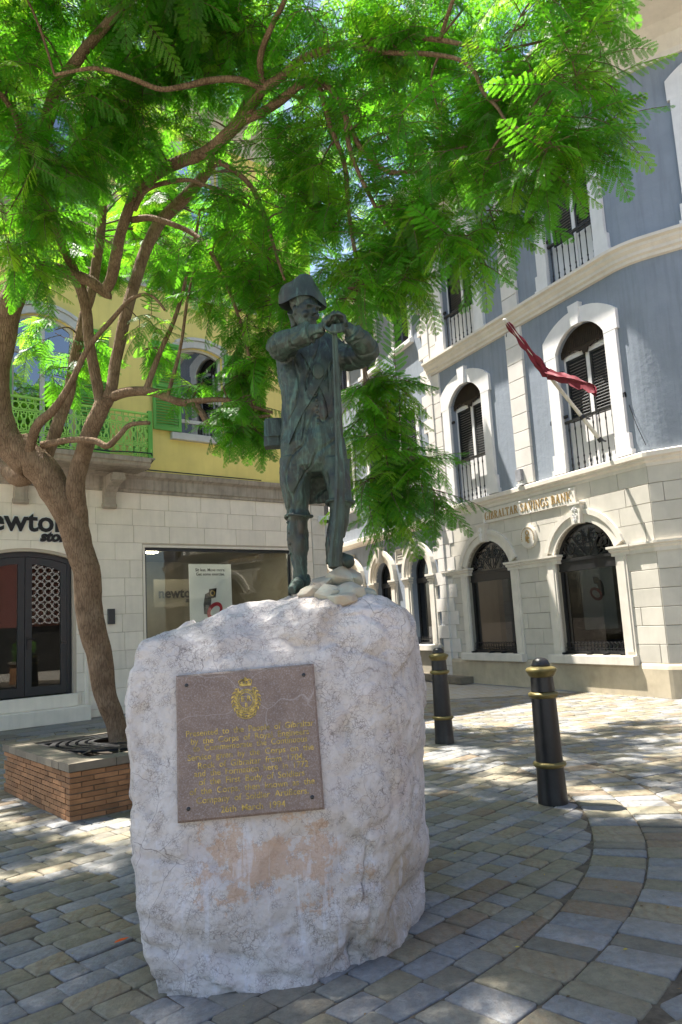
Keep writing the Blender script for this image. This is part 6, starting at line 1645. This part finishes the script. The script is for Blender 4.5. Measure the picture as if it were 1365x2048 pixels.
# ================================================================== surroundings
fb = thing('far_building', 'pale rendered building closing the far end of the side street', 'building', (-5.5, 37, 0), R(12))
mb = MB(); opsf = [[(-8+2.6*i, -6.9+2.6*i, z, z+1.9, 0) for i in range(6)] for z in (1.0, 4.6, 8.2, 11.8)]
for k, ops in enumerate(opsf): wall_strip(mb, -9, 9, 3.6*k, 3.6*(k+1), ops, .2)
mb.build('wall', MT['pale'], fb)
for ops in opsf:
    for (xa, xb, za, zs, _) in ops:
        o = MB().ring([(xa-.12,za-.12),(xa-.12,zs+.12),(xb+.12,zs+.12),(xb+.12,za-.12)], [(xa,za),(xa,zs),(xb,zs),(xb,za)], -.06, .02, True).build('window', MT['white'], fb)
        louvre(MB(), xa, xb, za, zs, .05, .10, .06, .12).build('shutter', MT['shutter'], o)
MB().box(-9.3, 9.3, -.6, 6, 14.4, 14.8).build('roof', MT['corn'], fb)
# square across from the shop, seen in its glass
hp_ = thing('hedge_planter', 'long low brick planter with clipped green hedge across the square', 'planter', (7.6, 5.6, 0), R(-30))
mb = MB(); mb.box(-1.8, 1.8, -.4, .4, 0, .75); mb.build('planter_wall', MT['brick'], hp_); mb = MB(); mb.box(-1.86, 1.86, -.46, .46, .75, .82); mb.build('coping', MT['coping'], hp_)
hm = MB(); rh = random.Random(8)
for _ in range(2600):
    x, y, z = rh.uniform(-1.65,1.65), rh.uniform(-.34,.34), rh.uniform(.8,1.55); a = Vector((rh.gauss(0,1), rh.gauss(0,1), rh.gauss(0,1))).normalized(); b = a.orthogonal().normalized(); s_ = .05
    hm.add([Vector((x,y,z))-a*s_, Vector((x,y,z))+b*s_*.5, Vector((x,y,z))+a*s_, Vector((x,y,z))-b*s_*.5], [(0,1,2,3)])
struct(hm.build('hedge', MT['hedge'], hp_), 'stuff')
rbld = thing('red_building', 'dull red building with white pierced screen on the far side of the square', 'building', (15.5, .5, 0), R(-123))
mb = MB(); mb.box(-4.5, 5, 0, 6, 0, 9.5); mb.build('wall', MT['redwall'], rbld); mb = MB(); mb.box(-4.7, 5.2, -.4, 6.2, 9.5, 9.9); mb.build('roof', MT['corn'], rbld)
lm = MB(); n = 8
for c_ in [(0,0)]:
    lm.ring([(.20*math.cos(2*PI*(i+.5)/n), .20*math.sin(2*PI*(i+.5)/n)) for i in range(n)], [(.14*math.cos(2*PI*(i+.5)/n), .14*math.sin(2*PI*(i+.5)/n)) for i in range(n)], -.22, -.12, True)
lme = lm.mesh('screen_ring', MT['white'])
for i in range(8):
    for j in range(12): link('screen_ring', lme, rbld, loc=(-2.8+.37*i, 0, 2.6+.37*j))
for i in range(2):
    x = 2.0+1.9*i
    if True: MB().box(x-.5, x+.5, -.03, .0, 3.2, 5.0).build('window', MT['dark_frame'], rbld)
mb = MB(); mb.box(-4.2, 4.7, -.02, 0, 0, 2.3); mb.build('arcade_shade', MT['dark_room'], rbld)

g_ = gnd(243, 1881, .004); mb = MB(); mb.add([(-.045,-.012,0),(.02,-.006,.003),(.05,.012,.002),(.0,.010,.008),(-.03,.004,.004)], [(0,1,2,3,4)])
tag(mb.build('orange_scrap', M('orange_scrap', (.75,.12,.02), .5, .1, 9, 0), None, loc=g_, rotz=R(35)), 'tiny bright orange scrap lying in a paving joint beside the boulder', 'litter')

fl_ = MB(); rl = random.Random(12)
for _ in range(420):
    x, y = rl.uniform(-3.5, 3.5), rl.uniform(2.9, 9.5); a = rl.uniform(0, 6.28); l_ = rl.uniform(.006,.016); w_ = l_*rl.uniform(.25,.5); c, s_ = math.cos(a), math.sin(a)
    if in_planter(x, y, .05) or (-1.3 < x < .5 and 3.6 < y < 5.5): continue
    fl_.cur = rl.choice((0,0,1,2)); fl_.add([(x-c*l_,y-s_*l_,.006),(x-s_*w_,y+c*w_,.010),(x+c*l_,y+s_*l_,.007),(x+s_*w_,y-c*w_,.007)], [(0,1,2,3)])
lo = fl_.build('fallen_leaflets', [M('dry_leaflet', (.24,.15,.05), .8, .2, 9, 0), M('yellow_leaflet', (.40,.32,.05), .7, .2, 9, 0), M('brown_leaflet', (.07,.045,.02), .9, .2, 9, 0)])
struct(tag(lo, 'tiny dry leaflets scattered over the paving stones', 'leaf litter'), 'stuff')
